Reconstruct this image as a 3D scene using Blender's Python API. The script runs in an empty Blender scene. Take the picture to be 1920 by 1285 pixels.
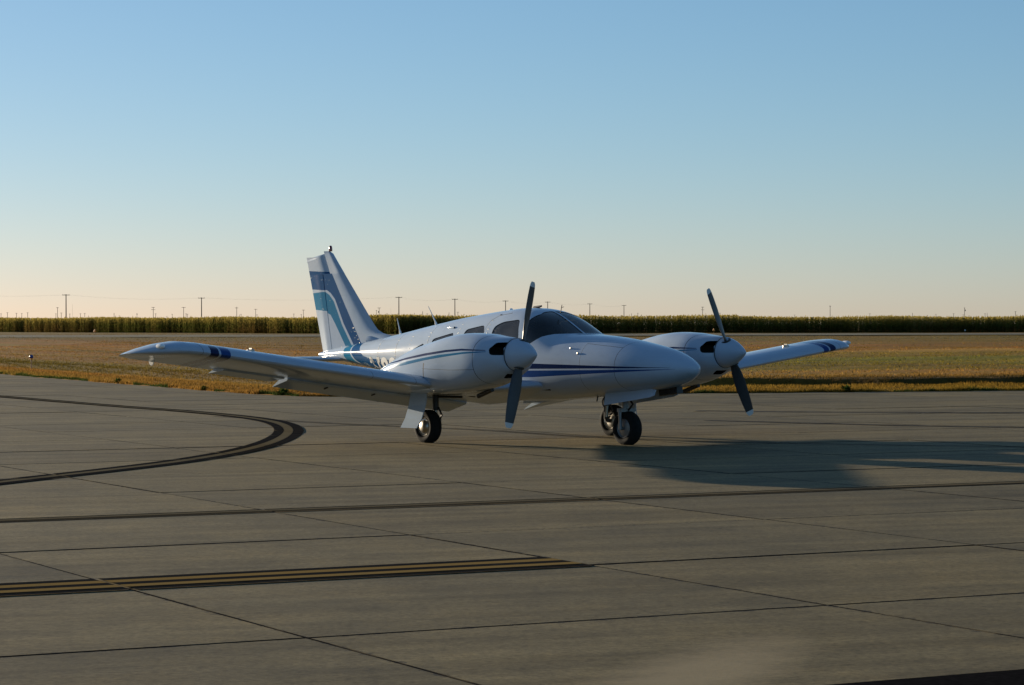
import bpy, bmesh, math, random
import numpy as np
from mathutils import Vector, Matrix
R = math.radians
random.seed(7); RNG = np.random.default_rng(11)
S = bpy.context.scene
COL = S.collection

# ------------------------------------------------------------------ camera, sky, sun, exposure
CAM_H = 1.5526
cam_d = bpy.data.cameras.new("camera"); cam = bpy.data.objects.new("camera", cam_d); COL.objects.link(cam)
cam_d.sensor_width = 36.0; cam_d.lens = 36.0 * 4826.5 / 1920.0
cam_d.clip_start = 0.1; cam_d.clip_end = 30000
cam.matrix_world = (Matrix.Translation((0, 0, CAM_H)) @ Matrix.Rotation(R(90) - math.atan(35.1 / 4826.5), 4, 'X')
                    @ Matrix.Rotation(-0.0014, 4, 'Z'))
S.camera = cam

SUN_AZ = R(-47.5)      # from the view axis (+Y), negative = to the left
SUN_EL = R(7.7)
world = bpy.data.worlds.new("World"); S.world = world; world.use_nodes = True
wn = world.node_tree.nodes; wl = world.node_tree.links; wn.clear()
w_out = wn.new('ShaderNodeOutputWorld'); w_bg = wn.new('ShaderNodeBackground'); w_sky = wn.new('ShaderNodeTexSky')
w_sky.sky_type = 'NISHITA'; w_sky.sun_disc = False
w_sky.sun_elevation = SUN_EL; w_sky.sun_rotation = SUN_AZ
w_sky.altitude = 900; w_sky.air_density = 0.85; w_sky.dust_density = 0.5; w_sky.ozone_density = 6.0
w_bg.inputs['Strength'].default_value = 0.150
w_gam = wn.new('ShaderNodeGamma'); w_gam.inputs['Gamma'].default_value = 0.80      # the camera's soft tone response to the sky
wl.new(w_sky.outputs[0], w_gam.inputs['Color']); w_wb = wn.new('ShaderNodeMix'); w_wb.data_type = 'RGBA'; w_wb.blend_type = 'MULTIPLY'; w_wb.inputs[0].default_value = 1.0
w_wb.inputs[7].default_value = (1.43, 0.955, 0.725, 1)                                # white balance of the picture
wl.new(w_gam.outputs[0], w_wb.inputs[6]); wl.new(w_wb.outputs[2], w_bg.inputs['Color'])
wl.new(w_bg.outputs[0], w_out.inputs['Surface'])

sun_d = bpy.data.lights.new("sun", 'SUN'); sun = bpy.data.objects.new("sun", sun_d); COL.objects.link(sun)
sun_d.energy = 5.0; sun_d.angle = R(0.53); sun_d.color = (1.0, 0.84, 0.62)
sd = Vector((math.sin(SUN_AZ) * math.cos(SUN_EL), math.cos(SUN_AZ) * math.cos(SUN_EL), math.sin(SUN_EL)))
sun.rotation_euler = sd.to_track_quat('Z', 'Y').to_euler()
sun.location = sd * 60

S.view_settings.view_transform = 'Standard'; S.view_settings.look = 'None'
S.view_settings.gamma = 1.0; S.view_settings.exposure = 0.8; S.view_settings.use_curve_mapping = False

# ------------------------------------------------------------------ helpers
def tag(o, label=None, cat=None, group=None, kind=None):
    if label: o['label'] = label
    if cat: o['category'] = cat
    if group: o['group'] = group
    if kind: o['kind'] = kind
    return o

def empty(name, loc=(0, 0, 0), rotz=0.0, parent=None):
    o = bpy.data.objects.new(name, None); COL.objects.link(o)
    o.location = loc; o.rotation_euler = (0, 0, rotz); o.empty_display_size = 0.2
    if parent: o.parent = parent
    return o

def link_mesh(name, me, mats, parent=None, smooth=None, loc=None):
    for m in (mats if isinstance(mats, (list, tuple)) else [mats]): me.materials.append(m)
    if smooth is not None:
        me.polygons.foreach_set('use_smooth', [True] * len(me.polygons))
        me.set_sharp_from_angle(angle=R(smooth))
    me.update()
    o = bpy.data.objects.new(name, me); COL.objects.link(o)
    if loc: o.location = loc
    if parent: o.parent = parent
    return o

def obj(name, bm, mats, parent=None, smooth=None, loc=None, recalc=True):
    bmesh.ops.remove_doubles(bm, verts=bm.verts, dist=1e-5)
    if recalc: bmesh.ops.recalc_face_normals(bm, faces=bm.faces)
    me = bpy.data.meshes.new(name); bm.normal_update(); bm.to_mesh(me); bm.free()
    return link_mesh(name, me, mats, parent, smooth, loc)

def arr_mesh(name, verts, faces):
    """verts (n,3), faces (m,k) numpy arrays, all faces with k corners"""
    me = bpy.data.meshes.new(name); k = faces.shape[1]
    me.vertices.add(len(verts)); me.vertices.foreach_set('co', np.asarray(verts, np.float32).ravel())
    me.loops.add(faces.size); me.loops.foreach_set('vertex_index', faces.ravel().astype(np.int32))
    me.polygons.add(len(faces)); me.polygons.foreach_set('loop_start', np.arange(0, faces.size, k, dtype=np.int32))
    me.update(calc_edges=True); me.validate()
    return me

def vcol(me, name, per_vert_rgb):
    a = me.color_attributes.new(name, 'FLOAT_COLOR', 'POINT')
    c = np.ones((len(per_vert_rgb), 4), np.float32); c[:, :3] = per_vert_rgb
    a.data.foreach_set('color', c.ravel())

def add_box(bm, cx, cy, cz, sx, sy, sz, rot=None, mat=0):
    ret = bmesh.ops.create_cube(bm, size=1.0)
    M = Matrix.Translation((cx, cy, cz)) @ (rot.to_4x4() if rot else Matrix.Identity(4)) @ Matrix.Diagonal((sx, sy, sz, 1))
    bmesh.ops.transform(bm, matrix=M, verts=ret['verts'])
    for f in {f for v in ret['verts'] for f in v.link_faces}: f.material_index = mat
    return ret['verts']

def add_tube(bm, p0, p1, r0, r1=None, seg=10, mat=0, caps=True):
    p0 = Vector(p0); p1 = Vector(p1); r1 = r0 if r1 is None else r1
    d = p1 - p0; q = d.to_track_quat('Z', 'Y').to_matrix()
    A = []; B = []
    for i in range(seg):
        a = 2 * math.pi * i / seg; v = Vector((math.cos(a), math.sin(a), 0))
        A.append(bm.verts.new(p0 + q @ (v * r0))); B.append(bm.verts.new(p1 + q @ (v * r1)))
    fs = [bm.faces.new((A[i], A[(i + 1) % seg], B[(i + 1) % seg], B[i])) for i in range(seg)]
    if caps: fs += [bm.faces.new(A[::-1]), bm.faces.new(B)]
    for f in fs: f.material_index = mat

def add_lathe(bm, prof, origin, axis, seg=28, mat=0):
    """prof: list of (t along axis, radius)"""
    q = Vector(axis).to_track_quat('Z', 'Y').to_matrix(); o = Vector(origin); rings = []
    for t, r in prof:
        if r < 1e-5: rings.append([bm.verts.new(o + q @ Vector((0, 0, t)))])
        else: rings.append([bm.verts.new(o + q @ Vector((r * math.cos(2 * math.pi * i / seg), r * math.sin(2 * math.pi * i / seg), t))) for i in range(seg)])
    for a, b in zip(rings, rings[1:]):
        for i in range(seg):
            j = (i + 1) % seg
            if len(a) == 1 and len(b) == 1: continue
            if len(a) == 1: f = bm.faces.new((a[0], b[j], b[i]))
            elif len(b) == 1: f = bm.faces.new((a[i], a[j], b[0]))
            else: f = bm.faces.new((a[i], a[j], b[j], b[i]))
            f.material_index = mat

def loft(bm, rings, cap0=True, cap1=True, mat=0, closed=True):
    V = [[bm.verts.new(p) for p in r] for r in rings]; n = len(V[0])
    for a, b in zip(V, V[1:]):
        for i in range(n if closed else n - 1):
            j = (i + 1) % n
            try: bm.faces.new((a[i], a[j], b[j], b[i])).material_index = mat
            except ValueError: pass
    if cap0: bm.faces.new(V[0][::-1]).material_index = mat
    if cap1: bm.faces.new(V[-1]).material_index = mat

def pchip(xs, ys):
    xs = np.array(xs, float); ys = np.array(ys, float)
    o = np.argsort(xs); xs = xs[o]; ys = ys[o]
    h = np.diff(xs); d = np.diff(ys) / h; m = np.zeros(len(xs)); m[0] = d[0]; m[-1] = d[-1]
    for i in range(1, len(xs) - 1):
        if d[i - 1] * d[i] > 0:
            w1 = 2 * h[i] + h[i - 1]; w2 = h[i] + 2 * h[i - 1]
            m[i] = (w1 + w2) / (w1 / d[i - 1] + w2 / d[i])
    def f(x):
        i = int(np.clip(np.searchsorted(xs, x) - 1, 0, len(h) - 1)); t = min(max((x - xs[i]) / h[i], 0), 1)
        return ((2*t**3 - 3*t*t + 1) * ys[i] + (t**3 - 2*t*t + t) * h[i] * m[i] + (-2*t**3 + 3*t*t) * ys[i+1] + (t**3 - t*t) * h[i] * m[i+1])
    return f

def pip(p, poly):
    x, y = p; c = False; n = len(poly)
    for i in range(n):
        x1, y1 = poly[i]; x2, y2 = poly[(i + 1) % n]
        if (y1 > y) != (y2 > y) and x < (x2 - x1) * (y - y1) / (y2 - y1) + x1: c = not c
    return c

def round_poly(poly, r, n=3):
    out = []; m = len(poly)
    for i in range(m):
        p = Vector(poly[i]); a = Vector(poly[i - 1]) - p; b = Vector(poly[(i + 1) % m]) - p
        k = min(r, a.length * .45, b.length * .45); A = p + a.normalized() * k; B = p + b.normalized() * k
        for j in range(n + 1):
            t = j / n; q = A * (1 - t)**2 + p * 2 * t * (1 - t) + B * t * t; out.append((q.x, q.y))
    return out

def stamp(bm, poly, mat, ax=(0, 2), side=None, only=None):
    """cut the outline of a flat polygon into the surface and give what lies inside another material"""
    lo = [min(p[k] for p in poly) for k in (0, 1)]; hi = [max(p[k] for p in poly) for k in (0, 1)]
    cand = []
    for f in bm.faces:
        if only is not None and f.material_index not in only: continue
        if side and not side(f.calc_center_median()): continue
        c0 = [v.co[ax[0]] for v in f.verts]; c1 = [v.co[ax[1]] for v in f.verts]
        if max(c0) < lo[0] or min(c0) > hi[0] or max(c1) < lo[1] or min(c1) > hi[1]: continue
        cand.append(f)
    n = len(poly)
    for i in range(n):
        a = poly[i]; b = poly[(i + 1) % n]
        if abs(a[0] - b[0]) + abs(a[1] - b[1]) < 1e-7: continue
        co = [0, 0, 0]; co[ax[0]], co[ax[1]] = a
        no = [0, 0, 0]; no[ax[0]], no[ax[1]] = -(b[1] - a[1]), b[0] - a[0]
        el = 1e-6
        lo2 = [min(a[k], b[k]) - .002 for k in (0, 1)]; hi2 = [max(a[k], b[k]) + .002 for k in (0, 1)]
        near = []; far = []
        for f in cand:
            c0 = [v.co[ax[0]] for v in f.verts]; c1 = [v.co[ax[1]] for v in f.verts]
            (far if (max(c0) < lo2[0] or min(c0) > hi2[0] or max(c1) < lo2[1] or min(c1) > hi2[1]) else near).append(f)
        if not near: continue
        g = set(near)
        for f in near: g.update(f.edges); g.update(f.verts)
        ret = bmesh.ops.bisect_plane(bm, geom=list(g), dist=el, plane_co=co, plane_no=Vector(no).normalized())
        cand = far + [e for e in ret['geom'] if isinstance(e, bmesh.types.BMFace)]
    out = []
    for f in cand:
        if not f.is_valid: continue
        c = f.calc_center_median()
        if pip((c[ax[0]], c[ax[1]]), poly): f.material_index = mat; out.append(f)
    return out

def stamp_strip(bm, A, B, mat, **k):
    for i in range(len(A) - 1): stamp(bm, [A[i], A[i + 1], B[i + 1], B[i]], mat, **k)

def extract(bm, mats):
    """take the faces of some material slots out into a bmesh of their own"""
    fs = [f for f in bm.faces if f.material_index in mats]
    nb = bmesh.new(); mp = {}
    for f in fs:
        vs = []
        for v in f.verts:
            if v not in mp: mp[v] = nb.verts.new(v.co)
            vs.append(mp[v])
        nb.faces.new(vs)
    bmesh.ops.delete(bm, geom=fs, context='FACES')
    return nb

def inset_along_normals(bm, d):
    bm.normal_update()
    for v, n in [(v, v.normal.copy()) for v in bm.verts]: v.co -= n * d

# ------------------------------------------------------------------ materials
class NT:
    def __init__(s, name):
        s.m = bpy.data.materials.new(name); s.m.use_nodes = True; s.t = s.m.node_tree; s.t.nodes.clear()
        s.out = s.n('ShaderNodeOutputMaterial')
    def n(s, ty, **k):
        nd = s.t.nodes.new(ty)
        for a, v in k.items():
            if a.startswith('_'): nd.inputs[a[1:].replace('_', ' ')].default_value = v
            else: setattr(nd, a, v)
        return nd
    def l(s, a, b): s.t.links.new(a, b)
    def noise(s, vec, scale, detail=4, rough=.55):
        nd = s.n('ShaderNodeTexNoise'); nd.inputs['Scale'].default_value = scale; nd.inputs['Detail'].default_value = detail
        nd.inputs['Roughness'].default_value = rough
        if vec is not None: s.l(vec, nd.inputs['Vector'])
        return nd.outputs['Fac']
    def ramp(s, fac, stops):
        nd = s.n('ShaderNodeValToRGB'); e = nd.color_ramp.elements
        while len(e) > 1: e.remove(e[-1])
        for i, (p, c) in enumerate(stops):
            el = e[0] if i == 0 else e.new(p); el.position = p
            el.color = (*c, 1) if len(c) == 3 else c
        s.l(fac, nd.inputs['Fac']); return nd.outputs['Color']
    def mapping(s, vec, scale=(1, 1, 1), rot=(0, 0, 0), loc=(0, 0, 0)):
        nd = s.n('ShaderNodeMapping'); nd.inputs['Scale'].default_value = scale; nd.inputs['Rotation'].default_value = rot
        nd.inputs['Location'].default_value = loc
        s.l(vec, nd.inputs['Vector']); return nd.outputs[0]
    def mix(s, fac, a, b, mode='MIX'):
        nd = s.n('ShaderNodeMix', data_type='RGBA', blend_type=mode)
        for sock, v in ((nd.inputs['Factor'], fac), (nd.inputs['A'], a), (nd.inputs['B'], b)):
            pass
        ins = [i for i in nd.inputs if i.enabled]
        fa, ca, cb = ins[0], ins[1], ins[2]
        for sock, v in ((fa, fac), (ca, a), (cb, b)):
            if hasattr(v, 'links'): s.l(v, sock)
            elif isinstance(v, (tuple, list)): sock.default_value = (*v, 1) if len(v) == 3 else v
            else: sock.default_value = v
        return [o for o in nd.outputs if o.enabled][0]
    def math(s, op, a, b=0.0):
        nd = s.n('ShaderNodeMath', operation=op)
        for sock, v in ((nd.inputs[0], a), (nd.inputs[1], b)):
            if hasattr(v, 'links'): s.l(v, sock)
            else: sock.default_value = v
        return nd.outputs[0]
    def bsdf(s, col, rough=.5, metal=0.0, spec=.5, coat=0.0, bump=None, bump_s=.2, bump_d=.01):
        p = s.n('ShaderNodeBsdfPrincipled')
        for sock, v in ((p.inputs['Base Color'], col), (p.inputs['Roughness'], rough), (p.inputs['Metallic'], metal)):
            if hasattr(v, 'links'): s.l(v, sock)
            elif isinstance(v, (tuple, list)): sock.default_value = (*v, 1)
            else: sock.default_value = v
        p.inputs['Specular IOR Level'].default_value = spec
        p.inputs['Coat Weight'].default_value = coat; p.inputs['Coat Roughness'].default_value = .08
        if bump is not None:
            b = s.n('ShaderNodeBump'); b.inputs['Strength'].default_value = bump_s; b.inputs['Distance'].default_value = bump_d
            s.l(bump, b.inputs['Height']); s.l(b.outputs[0], p.inputs['Normal'])
        s.l(p.outputs[0], s.out.inputs['Surface']); return p
    def objco(s): return s.n('ShaderNodeTexCoord').outputs['Object']
    def pos(s): return s.n('ShaderNodeNewGeometry').outputs['Position']

def plain(name, col, rough=.5, metal=0.0, spec=.5, var=.12, scale=8, coat=0.0):
    t = NT(name); f = t.noise(t.objco(), scale)
    c = t.ramp(f, [(.3, tuple(x * (1 - var) for x in col)), (.7, tuple(min(1, x * (1 + var)) for x in col))])
    t.bsdf(c, rough, metal, spec, coat); return t.m

def paint(name, col, worn=None, spec=.18, rough=.10):
    t = NT(name); o = t.objco()
    f = t.noise(o, 1.7, 5, .6); g = t.noise(t.mapping(o, (2, 2, 9)), 3.0, 5)
    c = t.ramp(f, [(.3, tuple(x * .92 for x in col)), (.65, col)])
    c = t.mix(t.math('MULTIPLY', t.ramp(g, [(.55, (0, 0, 0)), (.85, (1, 1, 1))]), .35), c, tuple(x * .72 for x in col))
    if worn:
        w = t.noise(t.mapping(o, (1, 1, 2.2)), 5.0, 6, .65)
        c = t.mix(t.ramp(w, [(.63, (0, 0, 0)), (.65, (1, 1, 1))]), c, worn)
    h = t.noise(o, 2.6, 2)
    c = t.mix(t.n('ShaderNodeNewGeometry').outputs['Backfacing'], c, (.03, .028, .026))      # primer on the inside of the skin
    t.bsdf(c, t.math('ADD', rough, t.math('MULTIPLY', g, .06)), 0, spec, .0, bump=h, bump_s=.12, bump_d=.012); return t.m

M = {}
M['white'] = paint('aircraft_white_paint', (.395, .475, .575))
M['navy'] = paint('navy_paint', (.007, .018, .07))
M['blue'] = paint('blue_paint', (.012, .05, .19))
M['finnavy'] = paint('faded_navy_paint', (.006, .072, .20), (.20, .27, .34), .12, .08)
M['cyan'] = paint('cyan_paint', (.012, .16, .30), (.34, .42, .44), .12, .08)
M['teal'] = paint('teal_paint', (.012, .13, .26))
M['pin'] = paint('pinstripe_white', (.8, .8, .78))
M['seam'] = plain('panel_seam', (.05, .05, .05), .8)
M['inside'] = plain('cabin_lining', (.035, .033, .03), .9)
M['cavity'] = plain('dark_cavity', (.012, .011, .01), .9)
M['rubber'] = plain('tyre_rubber', (.013, .0125, .012), .85, spec=.12, var=.25, scale=20)
M['chrome'] = plain('hub_metal', (.46, .43, .38), .38, 1.0)
M['metal'] = plain('gear_metal', (.20, .20, .20), .45, .6)
M['darkmetal'] = plain('dark_steel', (.04, .04, .04), .5, .5)
M['blade'] = plain('blade_grey', (.035, .037, .04), .4, .2)
M['bladetip'] = plain('blade_tip_white', (.6, .6, .58), .5)
M['seat'] = plain('seat_cloth', (.09, .08, .07), .9)
M['redlens'] = plain('red_lens', (.20, .02, .015), .15, coat=.6)
M['clearlens'] = plain('clear_lens', (.8, .8, .78), .08, coat=.8)
def glass_mat(name, tint, dirt):
    t = NT(name); tr = t.n('ShaderNodeBsdfTransparent'); tr.inputs[0].default_value = (*tint, 1)
    gl = t.n('ShaderNodeBsdfGlossy'); gl.inputs['Roughness'].default_value = .04; gl.inputs[0].default_value = (1, 1, 1, 1)
    df = t.n('ShaderNodeBsdfDiffuse'); df.inputs[0].default_value = (.5, .5, .47, 1)
    fr = t.n('ShaderNodeFresnel'); fr.inputs[0].default_value = 1.45
    m0 = t.n('ShaderNodeMixShader'); t.l(t.math('MULTIPLY', t.noise(t.objco(), 4.0), dirt), m0.inputs[0])
    t.l(tr.outputs[0], m0.inputs[1]); t.l(df.outputs[0], m0.inputs[2])
    m1 = t.n('ShaderNodeMixShader'); t.l(fr.outputs[0], m1.inputs[0]); t.l(m0.outputs[0], m1.inputs[1]); t.l(gl.outputs[0], m1.inputs[2])
    t.l(m1.outputs[0], t.out.inputs[0]); return t.m
M['glass'] = glass_mat('windshield_glass', (.55, .57, .55), .03)
M['sideglass'] = glass_mat('side_window_glass', (.45, .46, .45), .16)

# ground materials
UA = R(27.6)           # direction of one set of apron joints; the other set is square to it
ua = Vector((math.cos(UA), math.sin(UA), 0)); ub = Vector((-math.sin(UA), math.cos(UA), 0))
def concrete(name, base, per_slab=True):
    t = NT(name); p = t.pos()
    st = t.mapping(p, (.10, 1.3, 1), (0, 0, -R(12)))
    st = t.n('ShaderNodeMapping'); st.vector_type = 'TEXTURE'; st.inputs['Rotation'].default_value = (0, 0, R(20)); st.inputs['Scale'].default_value = (5, .45, 1)
    t.l(p, st.inputs['Vector'])
    f1 = t.noise(st.outputs[0], 1.0, 6, .62); f2 = t.noise(p, .28, 4, .6); f3 = t.noise(p, 26, 4, .75); f4 = t.noise(p, 2.2, 6, .65)
    c = t.ramp(f1, [(.30, tuple(x * .66 for x in base)), (.5, base), (.70, tuple(x * 1.28 for x in base))])
    c = t.mix(.75, c, t.ramp(f2, [(.3, (.74, .74, .76)), (.52, (.98, .98, .98)), (.75, (1.14, 1.10, 1.02))]), 'MULTIPLY')
    c = t.mix(.9, c, t.ramp(f3, [(.34, (.62, .62, .62)), (.5, (1, 1, 1)), (.66, (1.3, 1.28, 1.24))]), 'MULTIPLY')
    c = t.mix(.5, c, t.ramp(f4, [(.33, (.78, .77, .76)), (.6, (1.05, 1.05, 1.05))]), 'MULTIPLY')
    # oil spots and pebbles
    vo = t.n('ShaderNodeTexVoronoi'); vo.inputs['Scale'].default_value = 2.6; t.l(p, vo.inputs['Vector'])
    spot = t.math('MULTIPLY', t.math('LESS_THAN', vo.outputs['Distance'], .045), t.math('GREATER_THAN', t.noise(p, 1.3, 2), .56))
    c = t.mix(t.math('MULTIPLY', spot, .8), c, (.03, .027, .024))
    f5 = t.noise(p, 9.0, 5, .7); f6 = t.noise(p, .9, 5, .7)
    c = t.mix(.65, c, t.ramp(f5, [(.34, (.70, .69, .68)), (.5, (1, 1, 1)), (.68, (1.16, 1.13, 1.08))]), 'MULTIPLY')
    c = t.mix(.6, c, t.ramp(f6, [(.36, (.72, .73, .76)), (.5, (1, 1, 1)), (.66, (1.18, 1.12, 1.0))]), 'MULTIPLY')
    ms = t.n('ShaderNodeMapping'); ms.vector_type = 'TEXTURE'; ms.inputs['Location'].default_value = (.85, 11.5, 0); ms.inputs['Rotation'].default_value = (0, 0, R(70)); ms.inputs['Scale'].default_value = (1.7, .5, 1)
    t.l(p, ms.inputs['Vector']); gs = t.n('ShaderNodeTexGradient', gradient_type='SPHERICAL'); t.l(ms.outputs[0], gs.inputs['Vector'])
    c = t.mix(t.math('MULTIPLY', t.ramp(t.math('ADD', gs.outputs['Fac'], t.math('MULTIPLY', t.math('SUBTRACT', f6, .5), .8)), [(.12, (0, 0, 0)), (.70, (1, 1, 1))]), .75), c, (.33, .26, .15))   # pale bleached stain
    if per_slab:
        sx = t.n('ShaderNodeSeparateXYZ'); t.l(t.objco(), sx.inputs[0])
        dx = t.math('MINIMUM', sx.outputs[0], t.math('SUBTRACT', 3.11 - .018, sx.outputs[0])); dy = t.math('MINIMUM', sx.outputs[1], t.math('SUBTRACT', 2.69 - .036, sx.outputs[1]))
        chip = t.math('MULTIPLY', t.math('MAXIMUM', t.math('SUBTRACT', t.noise(p, 7.0, 5, .75), .50), 0.0), .28)      # spalled, dirty joint edges
        ed = t.math('LESS_THAN', t.math('MINIMUM', dx, dy), chip)
        c = t.mix(t.math('MULTIPLY', ed, .8), c, (.03, .026, .02))
        oi = t.n('ShaderNodeObjectInfo')
        c = t.mix(.8, c, t.ramp(oi.outputs['Random'], [(0, (.78, .79, .82)), (.5, (1, 1, 1)), (1, (1.16, 1.13, 1.06))]), 'MULTIPLY')
    t.bsdf(c, t.math('ADD', .68, t.math('MULTIPLY', f4, .2)), 0, .08, bump=t.math('ADD', f3, t.math('MULTIPLY', f4, .6)), bump_s=.35, bump_d=.004)
    return t.m
CONC = (.172, .138, .072)
M['concrete'] = concrete('apron_concrete', CONC)
M['concrete_far'] = concrete('apron_concrete_plain', CONC, False)
te_ = NT('slab_edge_dirt'); te_.bsdf(te_.ramp(te_.noise(te_.pos(), 1.1, 4, .7), [(.52, (.014, .013, .012)), (.62, (.07, .058, .038))]), .95, 0, 0.0); M['slab_edge'] = te_.m
M['sealant'] = plain('joint_sealant', (.018, .017, .016), .9, spec=0.0)
M['pavement'] = plain('black_pavement', (.013, .012, .012), .97, spec=0.0, var=.3, scale=30)
def road_paint(name, col, wear, wc):
    t = NT(name); p = t.pos(); f = t.noise(p, 3.0, 6, .7); g = t.noise(p, 40, 3, .7)
    k = t.ramp(t.math('ADD', t.math('MULTIPLY', f, .7), t.math('MULTIPLY', g, .3)), [(wear - .06, (0, 0, 0)), (wear + .06, (1, 1, 1))])
    t.bsdf(t.mix(k, col, wc), .95, 0, 0.0); return t.m
M['yellow'] = road_paint('yellow_line_paint', (.25, .165, .06), .62, (.16, .125, .065))
M['faded'] = road_paint('faded_line_paint', (.155, .128, .08), .5, (.145, .12, .074))
M['black'] = road_paint('black_line_paint', (.024, .023, .022), .62, (.055, .05, .04))
M['tyremark'] = road_paint('tyre_rubber_mark', (.06, .056, .05), .5, (.12, .11, .095))
M['runway'] = plain('runway_surface', (.175, .155, .105), .95, spec=.05, var=.2, scale=.1)

def grass_ground(name):
    t = NT(name); p = t.pos()
    st = t.n('ShaderNodeMapping'); st.vector_type = 'TEXTURE'; st.inputs['Rotation'].default_value = (0, 0, R(10)); st.inputs['Scale'].default_value = (42, 7.0, 1)
    t.l(p, st.inputs['Vector'])
    f1 = t.noise(st.outputs[0], 1.0, 5, .6); f2 = t.noise(p, .22, 5, .65); f3 = t.noise(p, 7, 4, .7); f4 = t.noise(p, .035, 4, .6)
    at = t.n('ShaderNodeVertexColor'); at.layer_name = 'tint'
    c = t.mix(.75, at.outputs[0], t.ramp(f1, [(.30, (.55, .60, .62)), (.44, (1.08, 1.0, .95)), (.54, (.85, .92, .8)), (.64, (1.12, 1.02, .95)), (.76, (1.6, 1.5, 1.4))]), 'MULTIPLY')
    c = t.mix(.7, c, t.ramp(f2, [(.3, (.6, .6, .58)), (.6, (1.15, 1.12, 1.05))]), 'MULTIPLY')
    c = t.mix(.55, c, t.ramp(f3, [(.3, (.45, .45, .45)), (.65, (1.25, 1.25, 1.2))]), 'MULTIPLY')
    t.bsdf(c, .95, 0, .1, bump=t.math('ADD', f3, f2), bump_s=.6, bump_d=.08); return t.m
M['soil'] = grass_ground('dry_grass_ground')
def leaf_mat(name, trans=.5):
    t = NT(name); at = t.n('ShaderNodeVertexColor'); at.layer_name = 'tint'
    d = t.n('ShaderNodeBsdfDiffuse'); tr = t.n('ShaderNodeBsdfTranslucent'); mx = t.n('ShaderNodeMixShader'); mx.inputs[0].default_value = trans
    t.l(at.outputs[0], d.inputs[0]); t.l(at.outputs[0], tr.inputs[0]); t.l(d.outputs[0], mx.inputs[1]); t.l(tr.outputs[0], mx.inputs[2])
    t.l(mx.outputs[0], t.out.inputs[0]); return t.m
M['grass'] = leaf_mat('dry_grass_blades', .45)
M['corn'] = leaf_mat('corn_leaves', .55)
M['wood'] = plain('pole_wood', (.05, .042, .035), .9)
M['wire'] = plain('wire_metal', (.10, .10, .10), .6)
M['bluelens'] = plain('blue_lens', (.010, .03, .16), .25, coat=.2)
M['orange'] = plain('orange_paint', (.75, .24, .02), .6)
M['rust'] = plain('stake_paint', (.22, .08, .03), .7)

# ------------------------------------------------------------------ ground and apron
def edge_y(x):
    """far edge of the apron as a function of x"""
    k = (x + 4.76)
    a = 54.7 + (-k) * 2.29; b = 54.7 + k * .273
    m = max(a, b) if a < 190 else 190.0
    d = abs(a - b)
    if d < 4: m += (4 - d)**2 / 16
    return m + .10 * math.sin(x * 1.9) + .07 * math.sin(x * 4.7 + 1) + .05 * math.sin(x * 11.3)

def sm(t): t = min(max(t, 0.0), 1.0); return t * t * (3 - 2 * t)
def ground_z(x, t):
    """height of the grass field, t = distance beyond the apron edge"""
    z = .035 * sm(t / .3)
    dr = sm((x + 5) / 10)                                    # the ditch: plain on the right, shallow on the left
    c = 12.2 + .9 * math.sin(x * .31) + .5 * math.sin(x * .83 + 2) + .25 * math.sin(x * 2.3)
    bank = min(max((t - (c - 2.0 - 1.5 * (1 - dr))) / (2.0 + 1.5 * (1 - dr)), 0), 1)**1.6     # far side: steepest at its top edge
    z -= (.12 + .95 * dr) * sm((t - 4.4) / 4.0) * (1 - bank)
    z += .05 * math.sin(x * .23 + t * .17) * sm((t - 14) / 20) + .03 * math.sin(t * .61 + x * .09) * sm((t - 13) / 12)
    z += .02 * math.sin(x * 2.1 + t * 3.3) * sm(t / 2)
    return z

_tab = RNG.random((256, 256))
def vnoise(x, y):
    x = np.asarray(x, float); y = np.asarray(y, float); i = np.floor(x).astype(int); j = np.floor(y).astype(int); u = x - i; v = y - j
    u = u * u * (3 - 2 * u); v = v * v * (3 - 2 * v); g = lambda a, b: _tab[a % 256, b % 256]
    return (g(i, j) * (1 - u) + g(i + 1, j) * u) * (1 - v) + (g(i, j + 1) * (1 - u) + g(i + 1, j + 1) * u) * v
def fbm(x, y, n=4): return sum(vnoise(x * 2**k + 17 * k, y * 2**k + 31 * k) * .5**k for k in range(n)) / sum(.5**k for k in range(n))
BAND_T = [0, 3, 6, 9.5, 12.5, 16, 22, 27, 33, 42, 52, 62, 72, 80, 84, 90, 105, 125, 160, 200, 300, 400]
BAND_R = [(.175, .115, .030), (.190, .120, .030), (.165, .105, .030), (.085, .062, .026), (.070, .052, .024), (.165, .100, .036), (.150, .094, .034), (.120, .094, .026), (.112, .096, .024),  # right side; the dark ditch bands have the bank's shade in their tint
          (.118, .098, .025), (.115, .094, .026), (.130, .096, .030), (.135, .092, .030), (.215, .150, .075), (.150, .094, .034), (.150, .084, .030), (.155, .080, .030), (.140, .082, .030), (.110, .078, .028), (.105, .074, .028), (.095, .068, .026), (.10, .07, .03)]
BAND_L = [(.200, .125, .040), (.205, .128, .044), (.190, .118, .042), (.150, .095, .034), (.115, .076, .028), (.105, .072, .026), (.100, .068, .025), (.110, .070, .028), (.125, .078, .032),
          (.130, .076, .032), (.132, .076, .032), (.135, .078, .034), (.150, .080, .040), (.110, .060, .030), (.130, .074, .034), (.120, .070, .030), (.100, .062, .026), (.085, .058, .022), (.080, .056, .020), (.080, .056, .020), (.085, .06, .022), (.09, .065, .025)]
BAND_L = [tuple(v * 1.12 for v in b) for b in BAND_L]
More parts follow.
